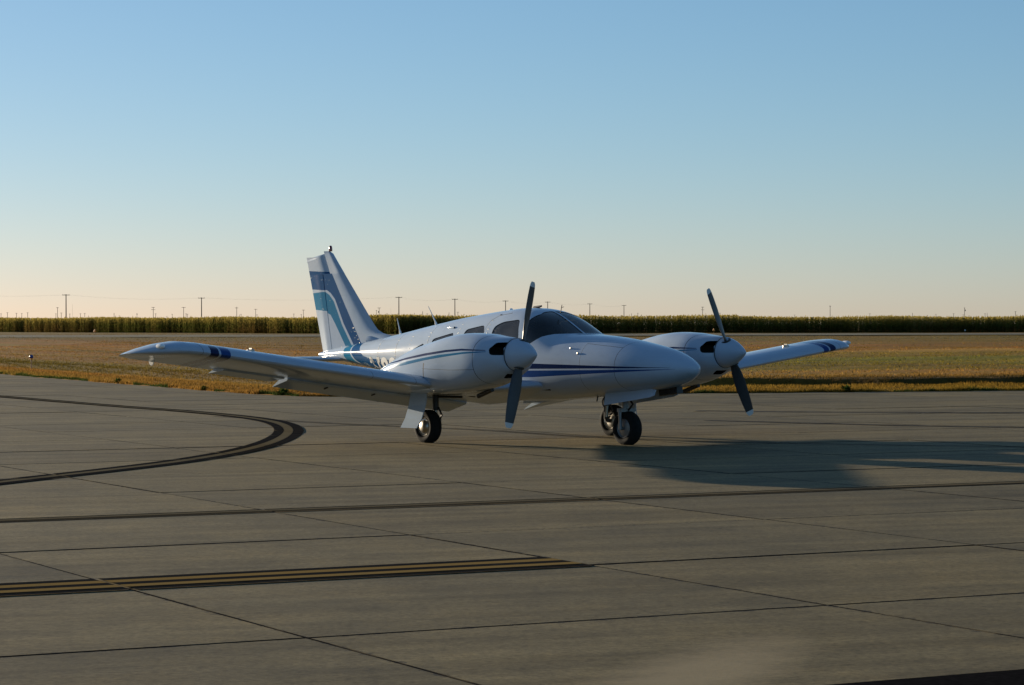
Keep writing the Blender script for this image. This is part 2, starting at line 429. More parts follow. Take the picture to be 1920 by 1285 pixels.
def field_col(x, t):
    x = np.asarray(x, float); t = np.asarray(t, float)
    tt = t * (1 + .10 * (fbm(x * .03, t * .02) - .5)) + 3.0 * (fbm(x * .12, t * .10 + 9) - .5) * np.clip(t / 12, 0, 1)
    k = np.clip((x + 6) / 16, 0, 1)[:, None]
    c = np.stack([np.interp(tt, BAND_T, [b[i] for b in BAND_L]) for i in range(3)], 1) * (1 - k) + np.stack([np.interp(tt, BAND_T, [b[i] for b in BAND_R]) for i in range(3)], 1) * k
    c = c * (.62 + .76 * fbm(x * .09, t * .35 + 3))[:, None]
    g = np.clip((fbm(x * .05 + 40, t * .16) - .5) * 2.4, -1, 1)[:, None]
    c = c * np.interp(t, [0, 5, 12, 18, 60], [1.15, 1.15, 1.1, 1.65, 1.75])[:, None] * np.array([1.08, .90, .30])
    return np.clip(c * (1 + g * np.array([-.22, .03, -.12])), .004, 1)

xs = [-2500, -1200, -600, -300, -150, -100, -70]
xs += list(np.arange(-50, -22, 2.0)) + list(np.arange(-22, 26, .4)) + list(np.arange(26, 70, 3.0)) + [80, 100, 150, 300, 600, 1200, 2500]
ts = [-.12, 0, .12, .3] + list(np.arange(.6, 9, .45)) + list(np.arange(9, 14.5, .22)) + list(np.arange(14.6, 60, 1.3)) + list(np.arange(61, 300, 5.0)) + [310, 340, 400, 600, 1000, 2000, 4500]
V = []; XT = []
for x in xs:
    e = edge_y(x)
    for t in ts:
        XT.append((x, t))
        zz = -.10 if t < 0 else ground_z(x, t)
        if t > 100: zz = zz * .4 - .1 * sm((t - 100) / 250)
        V.append((x, e + t, zz))
nx, nt = len(xs), len(ts)
i, j = np.meshgrid(np.arange(nx - 1), np.arange(nt - 1), indexing='ij'); a = (i * nt + j).ravel()
F = np.stack([a, a + nt, a + nt + 1, a + 1], 1)
me = arr_mesh('grass_field', np.array(V), F); XT = np.array(XT); vcol(me, 'tint', field_col(XT[:, 0], XT[:, 1]))
o = link_mesh('grass_field', me, M['soil'], smooth=60)
tag(o, 'dry brown and green mown grass field beyond the apron', kind='structure')
# land all round, below everything else
bm = bmesh.new(); q = 9000
bm.faces.new([bm.verts.new(p) for p in ((-q, -q, -1.2), (q, -q, -1.2), (q, q, -1.2), (-q, q, -1.2))])
M['plain_soil'] = plain('plain_soil', (.10, .075, .03), .95, scale=.01)
tag(obj('plain', bm, M['plain_soil']), 'flat open plain out to the horizon', kind='structure')

# apron base sheet (plain concrete where the slabs are out of view)
V = []; xa = [x for x in xs if -75 <= x <= 100]
for x in xa: V += [(x, -60, -.014), (x, edge_y(x) + .05, -.014)]
n = len(xa); a = np.arange(n - 1) * 2
apron = link_mesh('apron', arr_mesh('apron', np.array(V), np.stack([a, a + 2, a + 3, a + 1], 1)), M['concrete_far'])
tag(apron, 'worn concrete apron of jointed slabs', kind='structure')

S_ROW, S_COL = 2.69, 3.11        # joint spacing across and along
S0, T0 = 11.76, 5.0
def st2xy(s, t, z=0.0): p = ua * t + ub * s; return (p.x, p.y, z)
slabs = []                       # (s0, s1, t0, t1)
GA, GB = .015, .0075              # half widths of the joints
for r in range(-3, 26):
    for c in range(-12, 26):
        s0 = S0 + r * S_ROW; t0 = T0 + c * S_COL
        cx, cy, _ = st2xy(s0 + S_ROW / 2, t0 + S_COL / 2)
        if cy < 5 or abs(cx) > .215 * cy + 3.4: continue
        if cy > edge_y(cx) + 2.2: continue
        if s0 < 9.0: continue
        slabs.append((s0, s0 + S_ROW, t0, t0 + S_COL))
sl = S_ROW - 2 * GA; tl = S_COL - 2 * GB
bm = bmesh.new()
b = .005
rings = [(0, -.03), (0, -.003), (b, 0)]
prev = None
for ins, z in rings:
    cur = [bm.verts.new((x, y, z)) for x, y in ((ins, ins), (tl - ins, ins), (tl - ins, sl - ins), (ins, sl - ins))]
    if prev:
        for k in range(4): bm.faces.new((prev[k], prev[(k + 1) % 4], cur[(k + 1) % 4], cur[k])).material_index = 1
    prev = cur
bm.faces.new(prev)
slab_me = None
for k, (s0, s1, t0, t1) in enumerate(slabs):
    x, y, _ = st2xy(s0 + GA, t0 + GB)
    if slab_me is None:
        o = obj('slab', bm, [M['concrete'], M['slab_edge']], apron, recalc=False); slab_me = o.data
    else:
        o = bpy.data.objects.new('slab', slab_me); COL.objects.link(o); o.parent = apron
    o.location = (x, y, random.uniform(-.002, .002)); o.rotation_euler = (random.uniform(-.0004, .0004), random.uniform(-.0004, .0004), UA)
# sealant in the joints, under the slabs
bm = bmesh.new()
for s0, s1, t0, t1 in slabs:
    bm.faces.new([bm.verts.new(st2xy(s, t, -.0045)) for s, t in ((s0, t0), (s0, t1), (s1, t1), (s1, t0))])
obj('joint_sealant', bm, M['sealant'], apron)
# flat near-black strip across the near right corner
bm = bmesh.new()
bm.faces.new([bm.verts.new(st2xy(s, t, .006)) for s, t in ((9.13, -2), (4, -2), (4, 22), (9.13, 22))][::-1])
add_box(bm, *st2xy(6.565, 10, -.010), 24, 5.13, .03, Matrix.Rotation(UA, 3, 'Z'))
tag(obj('black_strip', bm, M['pavement']), 'black strip along the near edge of the concrete', kind='structure')

def clip_poly(poly, s0, s1, t0, t1):
    for ax, lim, sg in ((0, s0, 1), (0, s1, -1), (1, t0, 1), (1, t1, -1)):
        out = []
        for k in range(len(poly)):
            a, b = poly[k - 1], poly[k]; da = sg * (a[ax] - lim); db = sg * (b[ax] - lim)
            if (da >= 0) != (db >= 0):
                u = da / (da - db); out.append((a[0] + (b[0] - a[0]) * u, a[1] + (b[1] - a[1]) * u))
            if db >= 0: out.append(b)
        poly = out
        if len(poly) < 3: return None
    return poly

def paint_on_slabs(name, quads, mat, parent, z=.0055, label=None):
    bm = bmesh.new()
    for q in quads:
        for s0, s1, t0, t1 in slabs:
            p = clip_poly(q, s0 + GA + .006, s1 - GA - .006, t0 + GB + .006, t1 - GB - .006)
            if p and len(p) >= 3:
                try: bm.faces.new([bm.verts.new(st2xy(s, t, z)) for s, t in p])
                except ValueError: pass
    for f in bm.faces:
        f.normal_update()
        if f.normal.z < 0: f.normal_flip()
    o = obj(name, bm, mat, parent)
    if label: o['label'] = label
    return o

def band(s_a, s_b, t_a, t_b, n=10):
    return [[(s_a, t_a + (t_b - t_a) * k / n), (s_a, t_a + (t_b - t_a) * (k + 1) / n), (s_b, t_a + (t_b - t_a) * (k + 1) / n), (s_b, t_a + (t_b - t_a) * k / n)] for k in range(n)]
def xy2st(x, y): v = Vector((x, y, 0)); return (v.dot(ub), v.dot(ua))
def ribbon(pts, off0, off1):
    """strip beside a curve given in ground coordinates"""
    P = [Vector(p) for p in pts]; out = []; side = []
    for k in range(len(P)):
        d = (P[min(k + 1, len(P) - 1)] - P[max(k - 1, 0)]).normalized(); side.append(Vector((-d.y, d.x)))
    for k in range(len(P) - 1):
        c = [P[k] + side[k] * off0, P[k + 1] + side[k + 1] * off0, P[k + 1] + side[k + 1] * off1, P[k] + side[k] * off1]
        out.append([xy2st(*p) for p in c])
    return out
def spline(pts, n=8):
    P = [Vector(p) for p in pts]; P = [2 * P[0] - P[1]] + P + [2 * P[-1] - P[-2]]; out = []
    for k in range(1, len(P) - 2):
        for m in range(n):
            t = m / n; a, b, c, d = P[k - 1:k + 3]
            out.append(.5 * ((2 * b) + (c - a) * t + (2 * a - 5 * b + 4 * c - d) * t * t + (3 * b - a - 3 * c + d) * t**3))
    return out + [P[-2]]

# double yellow line along a joint, ending at a cross joint
T_END = T0 + S_COL
dl = paint_on_slabs('painted_line', band(15.05, 14.92, -4, T_END) + band(14.77, 14.64, -4, T_END) + band(14.50, 14.34, -4, T_END), M['black'], apron,
                    label='black borders of the double yellow line in the foreground')
paint_on_slabs('yellow_stripe', band(14.915, 14.775, -4, T_END) + band(14.635, 14.505, -4, T_END), M['yellow'], dl)
sl_ = paint_on_slabs('painted_line', band(20.04, 19.97, -4, 24, 20) + band(19.78, 19.71, -4, 24, 20), M['black'], apron,
                     label='thin black edges of the single faded line across the apron')
paint_on_slabs('yellow_stripe', band(19.965, 19.785, -4, 24, 20), M['faded'], sl_)
curve = spline([(-6.2, 22.0), (-5.04, 25.3), (-3.78, 29.08), (-3.22, 32.6), (-3.19, 36.5), (-3.60, 40.0), (-4.45, 42.9), (-5.95, 46.1), (-7.4, 48.6), (-11.1, 55.6), (-16, 65)])
cl = paint_on_slabs('painted_line', ribbon(curve, .21, .07) + ribbon(curve, -.07, -.22), M['black'], apron,
                    label='black borders of the curved turn line at the left')
paint_on_slabs('yellow_stripe', ribbon(curve, .065, -.065), M['faded'], cl)
def tyre_mark(pts, offs):
    c = spline(pts); q = []
    for a, b in offs: q += ribbon(c, a, b)
    paint_on_slabs('tyre_mark', q, M['tyremark'], apron, z=.0045)
tyre_mark([(-4.9, 43.3), (-3.1, 40.6), (-1.8, 39.1), (-.4, 37.6), (1.4, 34.9), (3.9, 33.2), (8, 31.8)], [(.05, .0), (-.10, -.15)])
tyre_mark([(3.0, 41.0), (4.8, 39.6), (6.4, 38.6), (9.5, 37.5)], [(.35, .05)])
tyre_mark([(3.2, 45.5), (6, 44.6), (10, 44.2)], [(.4, 0)])

# distant runway strip
bm = bmesh.new()
bm.faces.new([bm.verts.new(p) for p in ((-160, 272, .03), (160, 366, .03), (160, 412, .03), (-160, 352, .03))])
bmesh.ops.subdivide_edges(bm, edges=bm.edges, cuts=12, use_grid_fill=True)
tag(obj('runway', bm, M['runway']), 'pale grey runway strip between the grass and the corn', kind='structure')

# ------------------------------------------------------------------ the airplane
PSI = .8991
plane = empty('twin_engine_airplane', (1.4765, 33.0, 0), -PSI)
tag(plane, 'white twin-propeller airplane with blue stripes taxiing on the concrete apron', 'airplane')
STB = lambda c: c.y < 0
PORT = lambda c: c.y > 0

# --- fuselage
F_top = pchip([1.285, 1.275, 1.24, 1.173, 1.0, .823, .423, .016, -.30, -.60, -.82, -.86, -.90, -1.08, -1.297, -1.45, -1.6, -1.75, -1.925, -2.142, -2.373, -2.842, -3.236, -3.724, -4.071, -4.821, -5.2, -5.8, -6.4, -6.95],
              [.985, 1.015, 1.05, 1.09, 1.165, 1.225, 1.303, 1.362, 1.393, 1.412, 1.424, 1.432, 1.452, 1.548, 1.652, 1.708, 1.744, 1.761, 1.765, 1.752, 1.733, 1.685, 1.64, 1.572, 1.523, 1.412, 1.36, 1.285, 1.215, 1.13])
F_bot = pchip([1.285, 1.275, 1.24, 1.17, 1.0, .7, .3, -.25, -.8, -1.5, -2.2, -3, -4, -5, -6, -6.95], [.975, .945, .91, .865, .79, .725, .69, .645, .58, .535, .52, .55, .68, .84, .97, 1.06])
F_w = pchip([1.285, 1.275, 1.24, 1.17, 1.0, .7, .3, 0, -.4, -.9, -1.5, -2.3, -3, -3.6, -4.2, -5, -5.7, -6.3, -6.95], [.01, .06, .125, .20, .31, .41, .485, .52, .555, .59, .615, .625, .605, .57, .50, .385, .265, .165, .05])
F_nt = pchip([1.3, .5, -.3, -.9, -1.3, -1.8, -3.5, -5, -6.95], [2.05, 2.2, 2.35, 2.8, 3.0, 2.65, 2.45, 2.2, 2.0])
F_nb = pchip([1.3, .5, -.3, -1.2, -3.5, -5, -6.95], [2.05, 2.3, 2.6, 2.9, 2.7, 2.3, 2.0])
F_zc = pchip([1.3, .6, 0, -1, -2.5, -4, -6, -6.95], [.985, .98, 1.0, 1.05, 1.07, 1.09, 1.12, 1.10])
def fus_ring(x, n=80):
    zt, zb, w, zc, nt_, nb_ = F_top(x), F_bot(x), F_w(x), F_zc(x), F_nt(x), F_nb(x)
    zc = min(max(zc, zb + .25 * (zt - zb)), zt - .25 * (zt - zb)); r = []
    for k in range(n):
        a = 2 * math.pi * (k + .5) / n; c, s = math.cos(a), math.sin(a); e = nt_ if s > 0 else nb_
        r.append((x, w * math.copysign(abs(c)**(2 / e), c), zc + ((zt - zc) if s > 0 else (zc - zb)) * math.copysign(abs(s)**(2 / e), s)))
    return r
st_x = [1.285, 1.28, 1.27, 1.255, 1.235, 1.205, 1.17, 1.12] + list(np.arange(1.06, -.79, -.06)) + [-.83, -.855, -.88] + list(np.arange(-.92, -6.95, -.06)) + [-6.95]
bm = bmesh.new(); loft(bm, [fus_ring(x) for x in st_x])
FM = ['white', 'navy', 'blue', 'cyan', 'pin', 'seam', 'finnavy', 'glass', 'sideglass', 'inside']
ix = {k: i for i, k in enumerate(FM)}
bmesh.ops.recalc_face_normals(bm, faces=bm.faces)
# windshield halves
ws = [(-.80, 1.428), (-.96, 1.418), (-1.08, 1.385), (-1.22, 1.31), (-1.43, 1.20), (-1.435, 1.62), (-1.42, 1.68), (-1.62, 1.80), (-.80, 1.90)]
stamp(bm, ws, ix['glass'], side=lambda c: -1.75 < c.x < -.75 and c.z > 1.1)
# leave a centre strip
stamp(bm, [(-1.7, -.016), (-.2, -.016), (-.2, .016), (-1.7, .016)], ix['white'], ax=(0, 1), only=[ix['glass']])
wins = [[(-2.08, 1.30), (-2.08, 1.515), (-1.93, 1.578), (-1.60, 1.612), (-1.50, 1.40), (-1.50, 1.30)],
        [(-2.73, 1.30), (-2.71, 1.475), (-2.31, 1.537), (-2.25, 1.43), (-2.25, 1.30)],
        [(-3.46, 1.22), (-3.45, 1.345), (-2.985, 1.432), (-2.95, 1.38), (-2.95, 1.24)],
        [(-3.95, 1.12), (-3.935, 1.195), (-3.66, 1.285), (-3.63, 1.24), (-3.63, 1.13)]]
for w in wins:
    for sgn in (-1, 1):
        stamp(bm, round_poly(w, .06), ix['sideglass'], side=(lambda c, s=sgn: c.y * s > .15 and c.z > 1.0))
# stripes along the nose and the sides
for sd_ in (STB, PORT):
    o0 = [ix['white']]
    xs_ = [1.10, .6, 0, -.6, -1.2, -2.4, -3.6, -4.6]
    stamp_strip(bm, [(x, 1.004 + .030 * (1.10 - x) / 2.3 if x > -1.2 else 1.034 + .010 * (-1.2 - x) / 3) for x in xs_],
                [(x, 1.002 - .038 * (1.10 - x) / 2.3 if x > -1.2 else .964 - .03 * (-1.2 - x) / 3) for x in xs_], ix['navy'], side=sd_, only=o0)
    stamp_strip(bm, [(x, .985 - .044 * (1.15 - x) / 2.45 if x > -1.3 else .941 - .03 * (-1.3 - x) / 3) for x in [1.15, .6, 0, -.6, -1.2, -2.4, -3.6, -4.6]],
                [(x, .983 - .133 * (1.15 - x) / 2.45 if x > -1.3 else .85 - .03 * (-1.3 - x) / 3) for x in [1.15, .6, 0, -.6, -1.2, -2.4, -3.6, -4.6]], ix['blue'], side=sd_, only=o0)
    top = [(-5.635, 1.32), (-5.606, 1.242), (-5.547, 1.162), (-5.42, 1.093), (-5.172, 1.057), (-4.6, 1.044), (-3.6, 1.04)]
    pin = [(-5.87, 1.32), (-5.849, 1.218), (-5.822, 1.129), (-5.728, 1.036), (-5.607, .975), (-5.3, .92), (-4.6, .88)]
    pin2 = [(-5.91, 1.32), (-5.885, 1.218), (-5.858, 1.122), (-5.762, 1.02), (-5.64, .955), (-5.33, .90), (-4.6, .86)]
    cyl = [(-6.13, 1.32), (-6.096, 1.174), (-6.069, 1.079), (-6.0, .99), (-5.9, .93), (-5.5, .87), (-4.9, .82)]
    stamp_strip(bm, top, pin, ix['finnavy'], side=sd_, only=[ix['white'], ix['navy'], ix['blue']])
    stamp_strip(bm, pin2, cyl, ix['cyan'], side=sd_, only=o0)
    # door and baggage door seams
    stamp_strip(bm, [(-2.262, .9), (-2.262, 1.5), (-2.235, 1.6), (-2.14, 1.665), (-1.9, 1.70)], [(-2.255, .9), (-2.255, 1.5), (-2.228, 1.594), (-2.135, 1.657), (-1.9, 1.692)], ix['seam'], side=sd_, only=o0)
    stamp_strip(bm, [(-.30, 1.30), (-.30, .70)], [(-.305, 1.30), (-.305, .70)], ix['seam'], side=sd_, only=o0)
    for xx in (.30, -3.56, -4.42, -4.95): stamp(bm, [(xx, .5), (xx + .007, .5), (xx + .007, 1.75), (xx, 1.75)], ix['seam'], side=sd_, only=o0)
    stamp(bm, [(-.30, 1.30), (.30, 1.25), (.30, 1.246), (-.30, 1.296)], ix['seam'], side=sd_, only=o0)
ws_bm = extract(bm, [ix['glass']]); sw_bm = extract(bm, [ix['sideglass']])
fus = obj('fuselage', bm, [M[k] for k in FM], plane, smooth=35, recalc=False)
def split_islands(bm):
    bm.verts.ensure_lookup_table(); seen = set(); out = []
    for f in bm.faces:
        if f in seen: continue
        st_ = [f]; isl = []
        seen.add(f)
        while st_:
            g = st_.pop(); isl.append(g)
            for e in g.edges:
                for h in e.link_faces:
                    if h not in seen: seen.add(h); st_.append(h)
        out.append(isl)
    return out
def islands_to_objs(bm, name, mat, parent, dep):
    bmesh.ops.remove_doubles(bm, verts=bm.verts, dist=1e-5)
    inset_along_normals(bm, dep)
    for isl in split_islands(bm):
        if sum(f.calc_area() for f in isl) < .004: continue
        nb = bmesh.new(); mp = {}
        for f in isl: nb.faces.new([mp.setdefault(v, None) or mp.__setitem__(v, nb.verts.new(v.co)) or mp[v] for v in f.verts])
        obj(name, nb, mat, parent, smooth=40)
islands_to_objs(ws_bm, 'windshield', M['glass'], fus, .006)
islands_to_objs(sw_bm, 'window', M['sideglass'], fus, .008)

# --- registration lettering on the tail band (white, laid on the skin)
def fus_y(x, z):
    r = sorted([p for p in fus_ring(x, 160) if p[1] > 0], key=lambda p: p[2])
    return float(np.interp(z, [p[2] for p in r], [p[1] for p in r]))
for sgn in (-1, 1):
    cu = bpy.data.curves.new('registration', 'FONT'); cu.body = 'N980'; cu.size = .40; cu.space_character = 1.10; cu.offset = .018; cu.resolution_u = 3
    tmp = bpy.data.objects.new('tmp', cu); COL.objects.link(tmp)
    dg = bpy.context.evaluated_depsgraph_get(); me = bpy.data.meshes.new_from_object(tmp.evaluated_get(dg))
    bpy.data.objects.remove(tmp)
    bm = bmesh.new(); bm.from_mesh(me); bpy.data.meshes.remove(me)
    bmesh.ops.triangulate(bm, faces=bm.faces); bmesh.ops.subdivide_edges(bm, edges=[e for e in bm.edges if e.calc_length() > .06], cuts=3)
    L = max(v.co.x for v in bm.verts)
    for v in bm.verts:
        x = -5.24 + v.co.x * 1.12 if sgn < 0 else -5.24 + (L - v.co.x) * 1.12
        z = .79 + v.co.y
        v.co = Vector((x, sgn * (fus_y(x, z) + .004), z))
    obj('registration', bm, M['pin'], fus)

for x in (-2.19, -2.86, -3.56, -4.03, -4.42, -4.95):
    bm = bmesh.new()
    for z in np.arange(1.10, F_top(x) - .12, .055): add_lathe(bm, [(0, .007), (.003, .006), (.0045, .003), (.005, 0)], (x, -fus_y(x, z) + .0005, z), (0, -1, 0), 8)
    tag(obj('rivet_row', bm, M['chrome'], fus, smooth=60), kind='stuff')
# --- fin and rudder
def blade_section(xl, xt, z, t0, t1, n=9, nose=True):
    """closed thin outline at height z: from leading edge xl to trailing edge xt"""
    L = xl - xt; pts = []
    for k in range(n + 1):
        u = k / n
        th = (t0 * math.sqrt(max(1 - (1 - min(u / .35, 1))**2, 0)) if nose else t0) if u < .35 else t0 + (t1 - t0) * (u - .35) / .65
        pts.append((xl - L * u, th))
    up = [(x, th, z) for x, th in pts]; dn = [(x, -th, z) for x, th in pts[::-1]]
    if nose: dn = dn[:-1]
    return up + dn
hinge = lambda z: -6.59 - (z - 1.16) * .230
te = lambda z: -6.877 - (z - 1.103) * .3075
def le(z):
    if z < 1.55: return np.interp(z, [1.30, 1.385, 1.42, 1.47, 1.55], [-4.95, -5.16, -5.36, -5.49, -5.588])
    return -5.588 - (z - 1.551) * 1.002
FINM = ['white', 'finnavy', 'cyan', 'pin', 'seam']; fx = {k: i for i, k in enumerate(FINM)}
def fin_decals(bm, off):
    o0 = [0]
    nR = [(-6.606, 2.288), (-6.409, 2.03), (-6.215, 1.774), (-5.83, 1.269), (-5.75, 1.16)]
    pn = [(-6.87, 2.285), (-6.86, 2.062), (-6.733, 2.055), (-6.634, 2.01), (-6.521, 1.919), (-6.438, 1.792), (-6.297, 1.569), (-6.038, 1.26), (-5.95, 1.15)]
    # navy on the fin: between the pinstripe and the right edge line
    stamp(bm, [(-6.86, 2.30), (-6.606, 2.30)] + nR[1:] + pn[:1:-1] + [(-6.86, 2.062)], fx['finnavy'], only=o0)
    pn2 = [(x - .035, z - .028) for x, z in pn[1:]]
    cl_ = [(-6.86, 1.752), (-6.805, 1.746), (-6.634, 1.689), (-6.507, 1.552), (-6.243, 1.235), (-6.18, 1.15)]
    stamp(bm, pn2 + cl_[::-1], fx['cyan'], only=o0)
bm = bmesh.new()
zs = [1.10, 1.16, 1.22, 1.30, 1.385, 1.42, 1.47, 1.51, 1.55] + list(np.arange(1.62, 2.30, .08)) + [2.30]
loft(bm, [blade_section(le(z), hinge(z) + .012, z, .062 - .018 * (z - 1.1), .055 - .015 * (z - 1.1)) for z in zs])
zs2 = [2.30, 2.36, 2.44, 2.52, 2.60, 2.625, 2.635]
loft(bm, [blade_section(le(z) - (0 if z < 2.6 else (z - 2.6) * 1.2), -6.67 - (z - 2.30) * .50, z, (.040 - .012 * (z - 2.3) / .33) * (1 if z < 2.62 else .6), .028) for z in zs2])
bmesh.ops.recalc_face_normals(bm, faces=bm.faces)
fin_decals(bm, 0)
fin = obj('fin', bm, [M[k] for k in FINM], plane, smooth=40)
bm = bmesh.new()
zs = [1.12] + list(np.arange(1.2, 2.28, .09)) + [2.288]
loft(bm, [blade_section(hinge(z) - .012, te(z), z, .050 - .014 * (z - 1.1), .006, nose=False) for z in zs])
zs2 = [2.288, 2.32, 2.40, 2.48, 2.55]
loft(bm, [blade_section(-6.70 - (z - 2.30) * .52, te(z) + (0 if z < 2.5 else -.005), z + (0 if z < 2.5 else 0), .036, .007, nose=True) for z in zs2], cap1=False)
rg = [[(x, y * k, z + dz + .16 * (x + 6.83)) for x, y, z in blade_section(-6.83, -7.315, 2.55, .036, .007)] for k, dz in ((1, .0), (1, .03), (.8, .045), (.3, .052))]
loft(bm, rg, cap0=False)
bmesh.ops.recalc_face_normals(bm, faces=bm.faces)
stamp(bm, [(-6.6, 2.322), (-7.0, 2.338), (-7.5, 2.358), (-7.5, 2.075), (-7.1, 2.068), (-6.7, 2.05), (-6.6, 2.05)], fx['finnavy'], only=[0])
stamp(bm, [(-6.6, 2.028), (-6.86, 2.03), (-7.1, 2.018), (-7.5, 2.0), (-7.5, 1.775), (-7.05, 1.764), (-6.86, 1.752), (-6.6, 1.74)], fx['cyan'], only=[0])
rud = obj('rudder', bm, [M[k] for k in FINM], plane, smooth=40)
bm = bmesh.new()
add_lathe(bm, [(0, .026), (.03, .028), (.06, .024), (.082, .018), (.088, 0)], (-6.70, 0, 2.632), (0, 0, 1), 14)
obj('beacon', bm, M['redlens'], fin, smooth=40)
# air scoop at the fin root and rivets of the root fairing
bm = bmesh.new()
rg = []
for x, w, h in ((-5.42, .012, .012), (-5.5, .035, .03), (-5.58, .05, .052), (-5.65, .052, .055)):
    rg.append([(x, -.055 + w * math.cos(a) * (1 if math.cos(a) < 0 else .4), 1.325 + h * math.sin(a)) for a in np.linspace(0, 2 * math.pi, 16, endpoint=False)])
loft(bm, rg)
for f in bm.faces:
    if f.calc_center_median().x < -5.64: f.material_index = 1
obj('air_scoop', bm, [M['white'], M['cavity']], fin, smooth=50)
bm = bmesh.new()
for k in range(9):
    u = k / 8; add_lathe(bm, [(0, .006), (.004, .005), (.005, 0)], (-6.33 + .44 * u + .012 * math.sin(k), -.058, 1.215 + .02 * u + (.0 if k % 2 else .0)), (0, -1, 0), 8)
for k in range(7):
    u = k / 6; z = 1.28 + u * .32; add_lathe(bm, [(0, .006), (.004, .005), (.005, 0)], (-5.86 - (z - 1.269) * .76, -.058 + .012 * u, z), (0, -1, 0), 8)
tag(obj('rivet_row', bm, M['chrome'], fin), kind='stuff')

# --- stabilator
bm = bmesh.new()
def foil(n=14, t=.10, camber=.0, cut=1.0, low=1.0):
    up = []; lo = []
    for k in range(n + 1):
        x = cut * (1 - math.cos(math.pi * k / n / 2 * (1.0 if cut < 1 else 2.0))) if cut < 1 else .5 * (1 - math.cos(math.pi * k / n))
        yt = 5 * t * (.2969 * math.sqrt(x) - .126 * x - .3516 * x * x + .2843 * x**3 - .1036 * x**4)
        p = .4; yc = camber / p**2 * (2 * p * x - x * x) if x < p else camber / (1 - p)**2 * ((1 - 2 * p) + 2 * p * x - x * x)
        up.append((x, yc + yt)); lo.append((x, yc - yt * low))
    return up[::-1] + lo[1:]
sf = foil(12, .10)
loft(bm, [[(-6.20 - c * u, y, 1.04 + c * v) for u, v in sf] for y, c in ((-1.92, .3), (-1.90, .62), (-1.86, .72), (0, .72), (1.86, .72), (1.90, .62), (1.92, .3))])
obj('stabilator', bm, M['white'], plane, smooth=40)

# --- wings
WZ0, DIH, CH, INC = .505, .1307, 1.60, R(3.8)
def wing_le(y):
    return float(np.interp(y, [.3, .62, 1.15, 1.42, 1.6, 5.6, 5.75, 5.9, 6.02, 6.12, 6.17], [-1.02, -1.06, -1.20, -1.33, -1.36, -1.36, -1.40, -1.50, -1.65, -1.85, -2.05]))
def wing_te(y):
    return float(np.interp(y, [0, 5.6, 5.75, 5.9, 6.02, 6.12, 6.17], [-2.96, -2.96, -2.90, -2.78, -2.62, -2.42, -2.22]))
def wing_y(y, sgn):
    return y - (.09 if sgn < 0 else .29) * min(max((y - 4.46) / .9, 0), 1)
def wing_pt(y, u, v, sgn, tf=1.0, dz=0.0):
    l, t_ = wing_le(y), wing_te(y); x = l - u * (l - t_); y = wing_y(y, sgn)
    zr = WZ0 + DIH * y + (-1.36 - x) * -math.sin(INC) + (1 - u)**2 * .15 * min(max((1.5 - y) / .9, 0), 1)
    return (x, sgn * y, zr + v * CH * (tf if v > 0 else min(1, tf * 1.6)) + dz)
def tipf(y): return float(np.interp(y, [5.55, 5.75, 5.9, 6.02, 6.12, 6.17], [1, .93, .74, .5, .26, .08]))
WM = ['white', 'navy', 'blue', 'seam']
Y_FL0, Y_FL1, Y_AL1, CUT = .66, 3.50, 4.45, .765
full = foil(18, .15, .02, 1.0, .58); cutf = foil(16, .15, .02, CUT, .58)
wing_objs = {}
